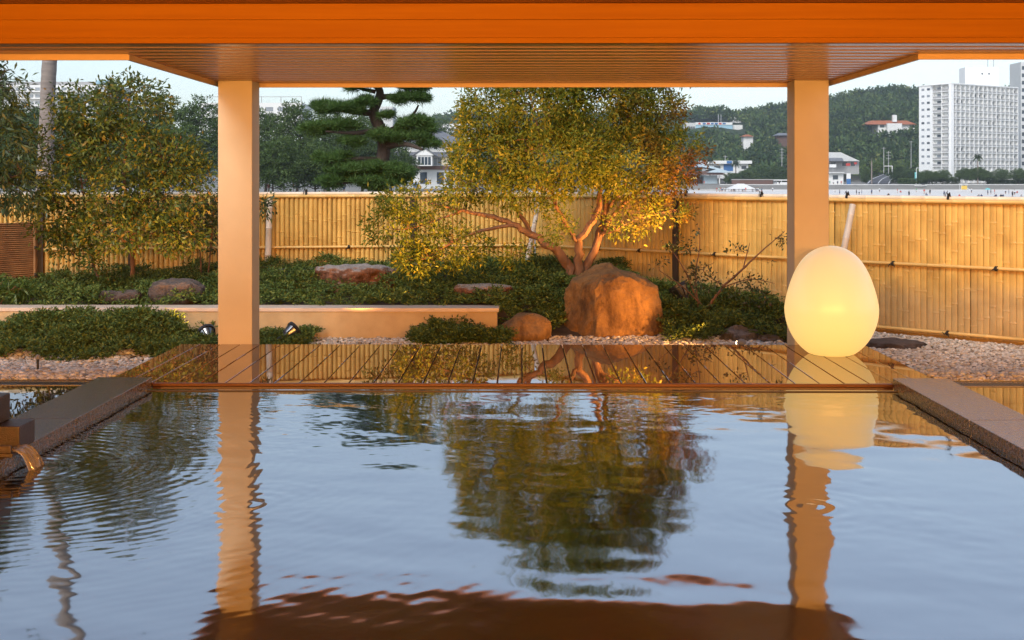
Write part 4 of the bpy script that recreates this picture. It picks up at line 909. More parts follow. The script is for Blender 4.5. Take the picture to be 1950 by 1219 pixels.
def fbox(px0, px1, pyt, pyb, D, dep):
    a = at(px0, pyt, D); b = at(px1, pyb, D); return a.x, b.x, D, D + dep, b.z, a.z
def house(name, label, cat, px0, px1, pyt, pyb, D, dep, m, base_py=None):
    x0, x1, y0, y1, z0, z1 = fbox(px0, px1, pyt, pyb, D, dep); t = thing(name, label, cat, ((x0 + x1) / 2, D + dep / 2, z0))
    MB().box(x0, x1, y0, y1, z0 - (14 if D > 700 else 3), z1).build('wall', m, t); return t
def win(t, px0, px1, pyt, pyb, D, m=None, name='window'):
    x0, x1, y0, y1, z0, z1 = fbox(px0, px1, pyt, pyb, D - .08, .12); return MB().box(x0, x1, y0, y1, z0, z1).build(name, m or M['glass'], t)
def hip(t, x0, x1, y0, y1, z0, z1, m, inset=None, name='roof', over=0):
    x0 -= over; x1 += over; y0 -= over; y1 += over; i = inset if inset is not None else min(x1 - x0, y1 - y0) / 2
    iy = min(i, (y1 - y0) / 2 - .05); ix = min(i, (x1 - x0) / 2 - .05)
    b = [(x0, y0, z0), (x1, y0, z0), (x1, y1, z0), (x0, y1, z0)]; u = [(x0 + ix, y0 + iy, z1), (x1 - ix, y0 + iy, z1), (x1 - ix, y1 - iy, z1), (x0 + ix, y1 - iy, z1)]
    m_ = MB(); m_.v = [Vector(p) for p in b + u]; m_.f = [(3, 2, 1, 0), (4, 5, 6, 7), (0, 1, 5, 4), (1, 2, 6, 5), (2, 3, 7, 6), (3, 0, 4, 7)]
    return m_.build(name, m, t)

# hotel
def hotel():
    c = at(1812, 336, 545); c.z = -1.3; zt = 43.4; fh = 3.09
    u = (at(1950, 336, 576) - at(1812, 336, 545)); u.z = 0; u.normalize(); v = at(1750, 336, 563) - at(1812, 336, 545); v.z = 0; vl = v.length; v.normalize()
    t = thing('hotel', 'white high-rise hotel with a grid of balconies above the beach', 'hotel', c)
    Z = Vector((0, 0, 1)); NB, bw = 15, 3.35; Lr = NB * bw; rec = 1.5
    nu = Vector((u.y, -u.x, 0)); nu = nu if nu.y < 0 else -nu; nv = Vector((v.y, -v.x, 0)); nv = nv if nv.y < 0 else -nv
    z0 = zt - 12 * fh - .2
    # core, set back behind the balconies
    cc = c + Vector((0, 0, 0))
    core = MB(); core.obox(cc - nu * rec + u * 1.95, u * (Lr - 1.95), v * 11, Z * (zt + 1.3)); core.build('core_wall', M['hotelwhite'], t)
    core = MB(); core.obox(cc - nv * rec + v * 1.75, v * (vl - 1.75), u * 9, Z * (zt + 1.2)); core.build('core_wall', M['hotelwhite'], t)
    MB().obox(cc + v * (vl * .58) + Z * 0, v * (vl * .42), u * 9, Z * (zt + 1.25)).build('end_wall', M['hotelwhite'], t)
    MB().obox(cc + Z * (zt + 1.31) + nu * .3, u * Lr, -nu * 12, Z * .5).build('roof_edge', M['hotelwhite'], t)
    MB().obox(cc + Z * (zt + 1.33) + nv * .3, v * (vl + .3), u * 8.5, Z * .46).build('roof_edge', M['hotelwhite'], t)
    wg = None
    for k in range(13):
        zz = z0 + k * fh + 1.3
        MB().obox(cc + Z * zz, u * Lr, -nu * (rec - .01), Z * .28).build('balcony_slab', M['hotelwhite'], t)
        MB().obox(cc + Z * zz, v * (vl * .58 - .01), -nv * (rec - .01), Z * .28).build('balcony_slab', M['hotelwhite'], t)
        if k < 12:
            MB().obox(cc + Z * (zz + .28) - nu * .12, u * Lr, -nu * .06, Z * .75).build('balcony_rail', M['grey'], t)
            MB().obox(cc + Z * (zz + .28) - nv * .12, v * (vl * .58 - .02), -nv * .06, Z * .9).build('balcony_rail', M['grey'], t)
    for i in range(NB + 1):
        MB().obox(cc + u * (i * bw - .14) + nu * .04, u * .28, -nu * (rec - .02), Z * (zt + 1.3)).build('fin', M['hotelwhite'], t)
    for f_ in (.0, .30, .575):
        MB().obox(cc + v * (vl * f_ + .02) + nv * .03, v * .24, -nv * (rec - .02), Z * (zt + 1.3)).build('fin', M['hotelwhite'], t)
    rnd = random.Random(4)
    base = {}
    for k in range(12):
        zz = z0 + k * fh + 1.3 + .3
        for i in range(NB):
            w_ = MB().obox(Vector((0, 0, 0)), u * (bw * .50), nu * .12, Z * 2.05) if (k, i) == (0, 0) else None
            if w_: base['w'] = w_.build('window', M['glasspale'], t); base['w'].location = cc + u * (i * bw + .45) - nu * rec + Z * zz - woff(t)+ woff(t) * 0 ; me0 = base['w'].data
            if (k, i) == (0, 0):
                # mesh was built relative to the hotel's base: shift it back to its own origin
                offv = woff(t)
                for vv in me0.vertices: vv.co = vv.co + offv
                me_d = me0.copy(); me_d.materials.clear(); me_d.materials.append(M['glass'])
                continue
            o = bpy.data.objects.new('window', me_d if rnd.random() < .45 else me0); COL.objects.link(o); o.parent = t
            o.location = cc + u * (i * bw + rnd.choice((.35, .6, 1.2))) - nu * rec + Z * zz - woff(t)
        for f_, wd in ((.10, 1.5), (.38, 2.4)):
            MB().obox(cc + v * (vl * f_) - nv * rec + Z * (zz + .1), v * wd, nv * .12, Z * 1.9).build('window', M['glasspale'] if rnd.random() < .6 else M['glass'], t)
        for f_ in (.66, .83):
            MB().obox(cc + v * (vl * f_) + Z * (zz + .9), v * 1.7, nv * .08, Z * 1.0).build('window', M['glasspale'] if rnd.random() < .7 else M['glass'], t)
    a = at(1838, 128, 574); b = at(1902, 160, 574)
    ph = MB().box(a.x, b.x, 574, 582, b.z - 3, a.z).build('penthouse', M['hotelwhite'], t)
    win(t, 1869, 1872, 139, 142, 574); win(t, 1882, 1885, 139, 142, 574)
    for px in (1881, 1892):
        p = at(px, 128, 577); MB().tube([p, p + Z * 4.5], .18, 6).build('antenna', M['pole'], t)
    p0 = at(1951, 336, 560)
hotel()
x0, x1, y0, y1, z0, z1 = fbox(1944, 2010, 118, 340, 610, 14); tw = thing('apartment_tower', 'grey beige tower block standing behind the white hotel', 'building', ((x0 + x1) / 2, 617, z0))
MB().box(x0, x1, y0, y1, z0 - 2, z1).build('wall', M['offwhite'], tw)
for k in range(14): win(tw, 1946, 1952, 126 + k * 14, 133 + k * 14, 610, M['glass'])

# buildings on and below the hill
t = house('factory_building', 'long pale blue hall with red and blue roof sign on the wooded hillside', 'building', 1325, 1395, 238, 256, 905, 30, M['bluepaint'])
x0, x1, y0, y1, z0, z1 = fbox(1325, 1395, 233, 238, 904.6, 3); MB().box(x0, x1, y0, y1, z0 + .05, z1).build('sign_band', M['white'], t)
for i, (a, b, mm) in enumerate([(1330, 1334, 'red'), (1338, 1344, 'blue'), (1346, 1352, 'red'), (1354, 1359, 'blue'), (1361, 1367, 'blue'), (1369, 1374, 'red'), (1376, 1382, 'blue')]):
    x0, x1, y0, y1, z0, z1 = fbox(a, b, 234, 237, 904.4, .15); MB().box(x0, x1, y0, y1, z0, z1).build('sign_mark', M[mm], t)
x0, x1, y0, y1, z0, z1 = fbox(1302, 1325, 234, 256, 906, 26); MB().box(x0, x1 - .05, y0, y1, z0 - 2, z1).build('side_wing', M['offwhite'], t)
for i in range(5): win(t, 1304 + i * 4, 1307 + i * 4, 241, 247, 906)
x0, x1, y0, y1, z0, z1 = fbox(1395, 1414, 238, 252, 907, 20); MB().box(x0 + .05, x1, y0, y1, z0 - 2, z1).build('annex', M['white'], t)
for px in (1368, 1373): p = at(px, 233, 912); MB().tube([p, p + Vector((0, 0, 6))], .25, 6).build('mast', M['pole'], t)
t = house('hill_house', 'white villa with red tiled roof and small white tower on the hill', 'house', 1672, 1742, 236, 246, 800, 14, M['white'])
x0, x1, y0, y1, z0, z1 = fbox(1650, 1746, 229, 237, 798, 18); hip(t, x0, x1, y0, y1, z0, z1, M['tile_red'], 5)
x0, x1, y0, y1, z0, z1 = fbox(1701, 1708, 219, 232, 799, 3); MB().box(x0, x1, y0, y1, z0, z1).build('tower', M['white'], t)
x0, x1, y0, y1, z0, z1 = fbox(1690, 1718, 235, 246, 796, 3); MB().box(x0, x1, y0, y1, z0 - 14, z1).build('bay', M['white'], t)
for a in (1676, 1732): win(t, a, a + 8, 238, 243, 800)
t = house('hill_house', 'pale building with low grey roof near the ridge line', 'house', 1437, 1500, 228, 238, 960, 12, M['offwhite'])
x0, x1, y0, y1, z0, z1 = fbox(1434, 1503, 223, 229, 958, 16); hip(t, x0, x1, y0, y1, z0, z1, M['tile_grey'], 6)
t = house('hill_house', 'tiny white hut among trees on the ridge', 'house', 1393, 1411, 226, 233, 985, 8, M['white'])
x0, x1, y0, y1, z0, z1 = fbox(1392, 1412, 223, 226, 984, 10); MB().box(x0, x1, y0, y1, z0 + .02, z1).build('roof', M['white'], t)
t = house('hill_house', 'small red and white roofed house half way up the wooded slope', 'house', 1416, 1434, 259, 266, 760, 8, M['white'])
x0, x1, y0, y1, z0, z1 = fbox(1413, 1436, 256, 260, 758, 11); hip(t, x0, x1, y0, y1, z0, z1, M['tile_red'], 3)
t = house('hill_house', 'dark roofed house hidden in trees beside the column', 'house', 1480, 1505, 257, 264, 770, 8, M['brownwall'])
x0, x1, y0, y1, z0, z1 = fbox(1477, 1508, 253, 258, 768, 11); hip(t, x0, x1, y0, y1, z0, z1, M['tile_grey'], 3)
t = house('flat_roof_building', 'white flat roofed building with a blue panel behind the beach pavilion', 'building', 1345, 1425, 312, 328, 575, 14, M['white'])
x0, x1, y0, y1, z0, z1 = fbox(1340, 1432, 306, 312, 573, 18); MB().box(x0, x1, y0, y1, z0 + .02, z1).build('roof_slab', M['white'], t)
win(t, 1384, 1394, 306.5, 311.5, 572.9, M['blue'], 'roof_panel'); win(t, 1378, 1396, 313, 326, 575, M['blue'], 'blue_screen'); win(t, 1360, 1372, 316, 323, 575); win(t, 1412, 1421, 316, 322, 575)
t = house('beach_pavilion', 'beach pavilion with curved pale blue roof and brown eaves above stone steps', 'pavilion', 1340, 1366, 334, 350, 545, 12, M['blueroof'])
x0, x1, y0, y1, z0, z1 = fbox(1308, 1380, 327, 333, 541, 20); pts = [(x0, y0, z0)]
for i in range(13): s_ = i / 12; pts.append((x0 + (x1 - x0) * s_, y0, z0 + .3 + (z1 - z0) * math.sin(math.pi * (s_ * .8 + .12))))
pts.append((x1, y0, z0)); MB().prism(pts[::-1], (0, 20, 0)).build('eaves', M['brownwall'], t)
x0, x1, y0, y1, z0, z1 = fbox(1330, 1392, 313, 329, 547, 14); MB().prism([(x0 + 1, 540, z1), (x1 - 9, 540, z1 - 1.2), (x1, 540, z0), (x1 - 12, 540, z0 + .1), (x0 + 7, 540, z0 + 1.6), (x0, 540, z0 + 2.6)][::-1], (0, 22, 0)).build('roof', M['blueroof'], t)
win(t, 1322, 1338, 338, 349, 548, M['brownwall'], 'shop_front'); 
for px in (1312, 1326, 1370, 1384):
    a = at(px, 334, 543); MB().box(a.x - .25, a.x + .25, 542.8, 543.3, -2.2, a.z).build('post', M['white'], t)
x0, x1, y0, y1, z0, z1 = fbox(1310, 1326, 337, 342, 542, .4); MB().box(x0, x1, y0, y1, z0, z1).build('awning', M['yellow'], t)
# stone steps and sea wall
st = thing('beach_steps', 'broad grey stone steps from the beach up to the curved roof pavilion', 'steps', (at(1340, 336, 512).x, 515, SAND))
for k in range(7):
    a, b = at(1300, 336, 512).x, at(1376, 336, 512).x
    MB().box(a, b, 510 + k * 2.0, 512.02 + k * 2.0, SAND - .6, SAND + .33 * (k + 1)).build('step', M['concrete'], st)
sw = thing('sea_wall', 'grey sloping sea wall with a white top line along the beach', 'sea wall', (at(1700, 336, 512).x, 516, SAND))
a, b = at(1376.5, 336, 512).x, at(2300, 336, 512).x
MB().prism([(a, 511, SAND - .5), (a, 521.5, SAND - .5), (a, 521.5, -1.95), (a, 519.5, -1.95)][::-1], (b - a, 0, 0)).build('wall_face', M['concrete'], sw)
MB().box(a, b, 519.3, 521.6, -1.94, -1.68).build('coping', M['white'], sw)
bwl = thing('promenade_wall', 'long dark brown wall behind the white beach tent', 'wall', (at(1432, 336, 532).x, 532, -1.9))
x0, x1, y0, y1, z0, z1 = fbox(1394, 1472, 343, 352, 530, 1); MB().box(x0, x1, y0, y1, -2.3, z1).build('wall_body', M['brownwall'], bwl)
MB().box(x0 - .2, x1 + .2, y0 - .2, y1 + .2, z1 + .01, z1 + .4).build('coping', M['concrete'], bwl)
wl2 = thing('promenade_wall', 'white roadside wall with open top rail next to the brown wall', 'wall', (at(1490, 336, 532).x, 532, -1.9))
x0, x1, y0, y1, z0, z1 = fbox(1476, 1575, 347, 352, 531, 1); MB().box(x0, x1, y0, y1, -2.3, z1).build('wall_body', M['white'], wl2); x0, x1, y0, y1, z0, z1 = fbox(1472, 1575, 342, 344, 531, 1); MB().box(x0, x1, y0, y1, z0, z1).build('rail', M['white'], wl2)
for px in range(1474, 1576, 14): a = at(px, 343, 531.4); MB().box(a.x - .12, a.x + .12, 531.3, 531.6, -2.2, a.z + .02).build('post', M['white'], wl2)
# beach tent
tn = thing('beach_tent', 'white party tent on the sand with a crowd beside it', 'tent', (at(1414, 336, 470).x, 472, SAND))
x0, x1, y0, y1, z0, z1 = fbox(1388, 1440, 350, 360, 470, 8); hip(tn, x0, x1, 470, 478, z0, z1, M['white'], 4, 'canopy')
for xx in (x0 + .1, (x0 + x1) / 2, x1 - .1):
    for yy in (470.1, 477.9): MB().tube([(xx, yy, SAND), (xx, yy, z0 + .05)], .06, 6).build('pole', M['pole'], tn)
# grey roofed house, booths and signs by the road
t = house('roadside_house', 'low house with pale grey gabled roof by the curved road', 'house', 1560, 1636, 306, 320, 590, 12, M['grey'])
x0, x1, y0, y1, z0, z1 = fbox(1556, 1638, 290, 307, 587, 20); MB().prism([(x1, y0, z0), (x1 - 9.5, y0, z1), (x0, y0, z1), (x0, y0, z0)], (0, 20, 0)).build('roof', M['offwhite'], t)
x0, x1, y0, y1, z0, z1 = fbox(1556, 1610, 297, 307, 585, 2); MB().prism([(x0, 584.5, z0), (x1 - 1, 584.5, z0), (x1 - 1, 589, z1), (x0, 589, z1)][::1], (0, .02, .25)).build('porch_roof', M['tile_grey'], t)
for a in (1582, 1604, 1620): win(t, a, a + 9, 309, 316, 590)
t = house('kiosk', 'white beach kiosk with pale awning near the road mouth', 'kiosk', 1560, 1606, 330, 350, 535, 5, M['white'])
win(t, 1586, 1596, 334, 342, 535, M['glass']); x0, x1, y0, y1, z0, z1 = fbox(1558, 1608, 328, 330, 533, 8); MB().box(x0, x1, y0, y1, z0 + .01, z1).build('roof', M['offwhite'], t)
def sign(name, label, px, py0, py1, D, pyb, w_, m, m2=None):
    a = at(px, py0, D); b = at(px, py1, D); zb = at(px, pyb, D).z
    t = thing(name, label, 'sign', (a.x, D, zb)); hw = w_ * D / F / 2
    MB().tube([(a.x, D + .12, zb - .4), (a.x, D + .12, b.z + .1)], .05 * D / 300, 6).build('post', M['pole'], t); MB().box(a.x - hw, a.x + hw, D - .03, D + .06, b.z, a.z).build('panel', m, t)
    if m2: MB().box(a.x - hw, a.x + hw, D - .06, D - .035, b.z, b.z + (a.z - b.z) * .5).build('lower_panel', m2, t)
sign('sign_board', 'white and blue notice sign on two posts between pine and house', 791, 340, 358, 150, 366, 8, M['white'], M['blue'])
sign('sign_board', 'white standing sign panel with blue foot beside the kiosk', 1616, 330, 351, 533, 352, 8, M['white'], M['blue'])
sign('sign_board', 'round red shop sign on a pole before the grey roofed house', 1615, 311, 316, 575, 335, 8, M['red'])
sign('sign_board', 'small red sign at the corner of the grey roofed house', 1629, 309, 313, 578, 320, 5, M['red'])
sign('sign_board', 'pale funnel shaped sign board over the kiosk', 1586, 313, 319, 545, 332, 13, M['white'])
sign('sign_board', 'pale grey notice board under the pines next to the column', 536, 344, 351, 200, 364, 12, M['offwhite'])
sign('sign_board', 'small white sign plate hanging on the lamp post under the pines', 524, 346, 354, 205, 364, 4, M['white'])
sign('banner', 'tall pale blue banner flag at the edge of the hotel hedge', 1744, 328, 347, 530, 350, 4, M['aqua'])
# road with kerb lines
def road():
    c = [at(1672, 350, 535), at(1676, 340, 555), at(1683, 333, 575), at(1700, 327, 600)]; c = [Vector((p.x, p.y, z)) for p, z in zip(c, (-1.80, -.5, .7, 2.4))]
    def strip(name, off0, off1, m, dz):
        pts = [p for p, _ in smooth_path([(p, 0) for p in c], 3)]; v, f_ = [], []
        for i, p in enumerate(pts):
            d = (pts[min(i + 1, len(pts) - 1)] - pts[max(0, i - 1)]); n = Vector((d.y, -d.x, 0)).normalized(); v += [p + n * off0 + Vector((0, 0, dz)), p + n * off1 + Vector((0, 0, dz))]
        f_ = [(2 * i, 2 * i + 1, 2 * i + 3, 2 * i + 2) for i in range(len(pts) - 1)]; mb = MB(); mb.v = v; mb.f = f_; return mb.build(name, m)
    r0 = strip('road', -5, 5, M['asphalt'], .3); tag(r0, kind='structure')
    for o0, o1 in ((-4.6, -4.2), (4.2, 4.6), (-.2, .2)): tag(strip('road_marking', o0, o1, M['white'], .31), kind='structure')
road()
tag(MB().box(at(1376, 336, 526).x, at(2300, 336, 526).x, 521.7, 528, -2.2, -1.86).build('promenade_road', M['asphalt']), kind='structure')
def utility_pole(label, px, pyt, pyb, D, arms=2):
    a = at(px, pyt, D); b = at(px, pyb, D); t = thing('utility_pole', label, 'pole', b, 'utility poles near the hill road')
    MB().tube([b - Vector((0, 0, 2)), a], [.22, .14], 8).build('post', M['pole'], t)
    for k in range(arms): z = a.z - .7 - k * 1.4; MB().box(a.x - 1.1, a.x + 1.1, D - .08, D + .08, z, z + .16).build('crossarm', M['pole'], t)
utility_pole('tall grey utility pole with one high crossarm near the road bend', 1683, 280, 322, 590, 1)
utility_pole('grey utility pole with stacked crossarms close to the road gantry', 1692, 288, 335, 580, 3)
utility_pole('slim dark grey lamp pole against the woods left of the hotel', 1735, 268, 312, 600, 1)
utility_pole('grey utility pole with transformer beside the column', 1489, 282, 322, 590, 4)
utility_pole('white mast with a short crossbar behind the flat roofed building', 1381, 296, 308, 592, 1)
gt = thing('road_gantry', 'white traffic gantry frame across the foot of the hill road', 'gantry', (at(1690, 336, 560).x, 560, -1))
a, b = at(1684, 316, 560), at(1699, 316, 560); MB().tube([(b.x, 560, -1.4), b], .22, 8).build('post', M['white'], gt); MB().tube([b + Vector((.1, 0, -.1)), a + Vector((0, 0, -.1))], .18, 8).build('beam', M['white'], gt)
for i, (px, py, lab) in enumerate([(1780, 324, 'white lamp post in front of the hotel hedge'), (1745, 320, 'white lamp post with short arm next to the blue banner')]):
    t = thing('lamp_post', lab, 'lamp post', (at(px, 336, 530).x, 530, -1.9)); a = at(px, py, 530); MB().tube([(a.x, 530, -2.2), a], .13, 6).build('post', M['white'], t); MB().box(a.x, a.x + 1.6, 529.9, 530.1, a.z - .1, a.z + .1).build('arm', M['white'], t)
# lifeguard stand
lg = thing('lifeguard_stand', 'lifeguard stand with yellow panel and ladder on the white sand', 'lifeguard stand', (at(1836, 336, 480).x, 480, SAND)); c = at(1836, 362, 480)
for dx in (-1.1, 1.1):
    for dy in (0, 1.8): MB().tube([(c.x + dx * 1.15, 480 + dy, SAND - .1), (c.x + dx, 480 + dy, at(1836, 350, 480).z)], .07, 6).build('leg', M['white'], lg)
z_ = at(1836, 361, 480).z; MB().box(c.x - 1.15, c.x + 1.15, 479.85, 479.95, z_, z_ + 1.5).build('panel', M['yellow'], lg); MB().box(c.x - 1.3, c.x + 1.3, 479.8, 482, z_ + 2.2, z_ + 2.35).build('roof', M['offwhite'], lg); MB().box(c.x - 1.2, c.x + 1.2, 479.96, 481.9, z_ - .1, z_).build('platform', M['white'], lg)
MB().tube([(c.x + 1.2, 480, z_ + .6), (c.x + 3.2, 479.8, SAND)], .08, 6).build('ladder', M['white'], lg)
um = thing('beach_umbrella', 'open aqua beach umbrella on the sand', 'umbrella', (at(1881, 336, 500).x, 500, SAND)); c = at(1881, 361, 500)
MB().tube([(c.x, 500, SAND - .1), (c.x, 500, c.z + .5)], .04, 6).build('pole', M['white'], um); MB().lathe([(1.3, c.z - .1), (.9, c.z + .3), (.4, c.z + .55), (.02, c.z + .65)], 12, (c.x, 500, 0)).build('canopy', M['aqua'], um)
bt = thing('beach_boat', 'small white boat lying on the sea wall slope', 'boat', (at(1752, 336, 516).x, 515, -3)); c = at(1752, 353, 515)
m_ = MB(); L_ = 2.6; v = []
for i in range(9):
    s_ = -1 + i / 4; w_ = .75 * math.sqrt(max(.02, 1 - s_ ** 2 * .95)); v.append([(c.x + s_ * L_, 514 - w_, c.z + .25 + .15 * s_ * s_), (c.x + s_ * L_, 514, c.z - .5 + .3 * s_ * s_), (c.x + s_ * L_, 514 + w_, c.z + .25 + .15 * s_ * s_)])
m_.v = [Vector(p) for r in v for p in r]
for i in range(8):
    for j in range(2): m_.f.append((i * 3 + j, i * 3 + j + 1, i * 3 + j + 4, i * 3 + j + 3))
m_.build('hull', M['white'], bt); MB().box(c.x + .5, c.x + 1.6, 513.7, 514.3, c.z - .1, c.z + .55).build('outboard_motor', M['blackmetal'], bt)

# far building left of the pine, blocks above the grove
def slab_block(label, px0, px1, pyt, pyb, D, dep, floors, nwin, roofm='offwhite'):
    t = house('apartment_building', label, 'building', px0, px1, pyt, pyb, D, dep, M['white']); h = (pyb - pyt) / floors
    for k in range(floors):
        for i in range(nwin): w_ = (px1 - px0) / nwin; win(t, px0 + i * w_ + w_ * .15, px0 + (i + .85) * w_, pyt + k * h + h * .35, pyt + k * h + h * .8, D, M['glasspale'])
        x0, x1, y0, y1, z0, z1 = fbox(px0, px1, pyt + (k + .92) * h, pyt + (k + 1) * h, D - .9, .85); MB().box(x0, x1, y0, y1, z0, z1).build('balcony_slab', M['white'], t)
    x0, x1, y0, y1, z0, z1 = fbox(px0, px1, pyt - 6, pyt, D + .5, .4); MB().box(x0, x1, y0, y1, z0 + .01, z1).build('roof_screen', M['grey'], t)
    return t
t = slab_block('long white block with grey rooftop screen and blue tank above the grove', -60, 215, 162, 215, 330, 15, 4, 22)
x0, x1, y0, y1, z0, z1 = fbox(182, 205, 153, 160, 329.5, 2); MB().box(x0, x1, y0, y1, z0, z1).build('tank', M['bluepaint'], t)
t = house('apartment_building', 'plain white block with roof railing seen right of the cream column', 'building', 380, 575, 196, 230, 320, 16, M['white'])
x0, x1, y0, y1, z0, z1 = fbox(380, 575, 184, 185, 320.2, .1); MB().box(x0, x1, y0, y1, z0, z1).build('rail', M['pole'], t)
for px in (395, 450, 498, 535, 574): a = at(px, 184, 320.25); b = at(px, 196.2, 320.25); MB().box(a.x - .08, a.x + .08, 320.2, 320.35, b.z, a.z).build('rail_post', M['pole'], t)
for i in range(8): win(t, 385 + i * 24, 400 + i * 24, 204, 212, 320, M['glasspale'])
t = house('apartment_building', 'small grey white rooftop block behind the trained pine', 'building', 712, 748, 203, 240, 420, 12, M['offwhite'])
for k in range(4): win(t, 714 + k * 9, 719 + k * 9, 208, 212, 420, M['glasspale'])
t = house('apartment_building', 'pale low block on the rise behind the inn roof', 'building', 842, 905, 236, 262, 520, 12, M['white'])
for k in range(8): win(t, 846 + k * 7, 850 + k * 7, 244, 252, 520, M['glasspale'])
# inn
inn = thing('inn', 'two-storey inn with grey tiled roofs and white gabled bay behind the pine', 'inn', (at(815, 336, 282).x, 288, -1.1))
x0, x1, y0, y1, z0, z1 = fbox(752, 880, 272, 300, 282, 14); MB().box(x0, x1, y0, y1, z0, z1).build('upper_wall', M['white'], inn)
x0b, x1b, _, _, z0b, z1b = fbox(756, 885, 300, 352, 281, 15); MB().box(x0b, x1b, 281, 296, -1.5, z0 - .02).build('lower_wall', M['offwhite'], inn)
x0, x1, y0, y1, z0, z1 = fbox(745, 888, 248, 272, 280, 18); hip(inn, x0, x1, 280, 298, z0 + .03, z1, M['tile_grey'], 6)
x0, x1, y0, y1, z0, z1 = fbox(803, 831, 244, 252, 286, 5); MB().box(x0, x1, y0, y1, z0 - 1, z1).build('roof_lantern', M['white'], inn)
x0, x1, y0, y1, z0, z1 = fbox(796, 838, 235, 245, 284, 8); hip(inn, x0, x1, y0, y1, z0, z1, M['tile_grey'], 3, 'lantern_roof')
x0, x1, y0, y1, z0, z1 = fbox(748, 892, 289, 297, 278.5, 3); MB().prism([(x0, 278.5, z0), (x0, 281, z1), (x0, 281.0, z1 - .3), (x0, 278.5, z0 - .15)], (x1 - x0, 0, 0)).build('pent_roof', M['tile_grey'], inn)
for a in (826, 842, 858): win(inn, a, a + 7, 276, 284, 282)
x0, x1, y0, y1, z0, z1 = fbox(793, 823, 296, 316, 277, 4); MB().box(x0, x1, y0, y1, z0, z1).build('bay_wall', M['white'], inn)
MB().prism([(x0 - .5, 276.7, z1), (x1 + .5, 276.7, z1), ((x0 + x1) / 2, 276.7, z1 + 1.6)], (0, 4, 0)).build('gable', M['white'], inn)
MB().prism([(x0 - .9, 276.4, z1 - .1), ((x0 + x1) / 2, 276.4, z1 + 1.62), (x1 + .9, 276.4, z1 - .1), (x1 + .9, 276.4, z1 + .12), ((x0 + x1) / 2, 276.4, z1 + 1.95), (x0 - .9, 276.4, z1 + .12)], (0, 4.4, 0)).build('gable_roof', M['tile_grey'], inn)
for i in range(4): win(inn, 796 + i * 6.4, 801 + i * 6.4, 299, 314, 277, M['glass'])
for i in range(7): win(inn, 826 + i * 7.5, 832 + i * 7.5, 300, 314, 281, emis('lit_window', (.75, .65, .45), .3) if 'lit_window' not in MATS and i == 2 else (MATS['lit_window'] if i in (2, 3) and 'lit_window' in MATS else M['glasspale']))
x0, x1, y0, y1, z0, z1 = fbox(756, 885, 316, 323, 280.6, .35); MB().box(x0, x1, y0, y1, z0, z1).build('brown_band', M['tile_red'] if False else M['brownwall'], inn)
for a in (800, 832, 850, 870): win(inn, a, a + 13, 328, 350, 281, M['glass'])

# ------------------------------------------------------------------ grove and hillside woods
def far_tree(label, px, pyt, D, wpx, seed, kind=0, group='dark pines in the grove behind the garden', base_z=None, trunk_show=.25, m=None):
    q = np.random.default_rng(seed); rd = random.Random(seed); top = at(px, pyt, D); bz = -1.1 if base_z is None else base_z; H = top.z - bz; R = wpx * D / F / 2
    t = thing('pine_tree' if kind == 0 else 'broadleaf_tree', label, 'tree', (top.x, D, bz), group)
    tk = MB(); path = [Vector((top.x + rd.gauss(0, .04) * H * s_, D + rd.gauss(0, .03) * H * s_, bz - .3 + (H * .93) * s_)) for s_ in (0, .2, .4, .6, .8, 1)]
    tk.tube(path, [max(.12, H * .018) * (1 - .8 * s_) for s_ in (0, .2, .4, .6, .8, 1)], 7)
    lobes = []; n = 9 + int(R)
    for k in range(n):
        s_ = trunk_show + (1 - trunk_show) * (k + .5) / n; rr = R * math.sqrt(max(.08, 1 - (max(0, s_ - .45) / .62) ** 2)) * (.55 + .45 * min(1, s_ / .4)); a = k * 2.4 + rd.random()
        c = Vector((top.x + math.cos(a) * rr * .55, D + math.sin(a) * rr * .55, bz + H * s_ - H * .05)); lr = rr * rd.uniform(.5, .75); lobes.append((c, (lr, lr, min(lr * .6, H * .12))))
        tk.tube([path[min(5, int(s_ * 5))], c], [max(.06, H * .006), .03], 5)
    tk.build('trunk', M['barkdark'], t)
    ncl = int(200 + 60 * R); C, Dr = sample_lobes(lobes, ncl, q, .8); per = 26; k = np.repeat(np.arange(ncl), per); nn = len(k); csz = max(.45, R * .13)
    P = C[k] + q.normal(size=(nn, 3)) * csz * .45 * np.array([1, 1, .6]); d = unit(P - C[k]) + np.array([0, 0, .5]) + q.normal(size=(nn, 3)) * .3
    V, Qd = leaf_arrays(P, d, q.uniform(.5, 1.1, nn) * csz * .75, csz * .30, .1, q); mesh_np('crown', V, Qd, m or M['farleaf'], t)
    return t
grove = [(20, 195, 200, 150), (130, 180, 190, 130), (225, 150, 185, 110), (300, 178, 195, 120), (370, 182, 180, 130), (440, 190, 210, 110), (505, 205, 200, 110), (565, 193, 185, 120), (625, 205, 200, 110), (690, 215, 215, 120), (745, 258, 230, 90), (300, 240, 150, 150), (60, 250, 150, 150), (180, 250, 150, 140), (520, 262, 160, 110), (600, 275, 165, 120), (845, 222, 380, 60), (870, 240, 400, 60), (770, 300, 240, 50)]
GL = {2: 'highest pine top showing above the glossy leafy shrub tree', 10: 'dark pine standing between the trained pine and the inn', 16: 'distant pine rising right behind the inn roof lantern', 17: 'distant bushy pine below the pale low block behind the inn', 18: 'low dark pine close to the white gabled bay of the inn', 7: 'broad pine directly left of the trained pine, under the white block', 6: 'dark pine beside the cream column, in front of the plain white block'}
for i, (px, py, D, wpx) in enumerate(grove):
    far_tree(GL.get(i, 'tall dark green pine with dense clumped crown in the grove behind the garden fence'), px, py, D, wpx, 100 + i)
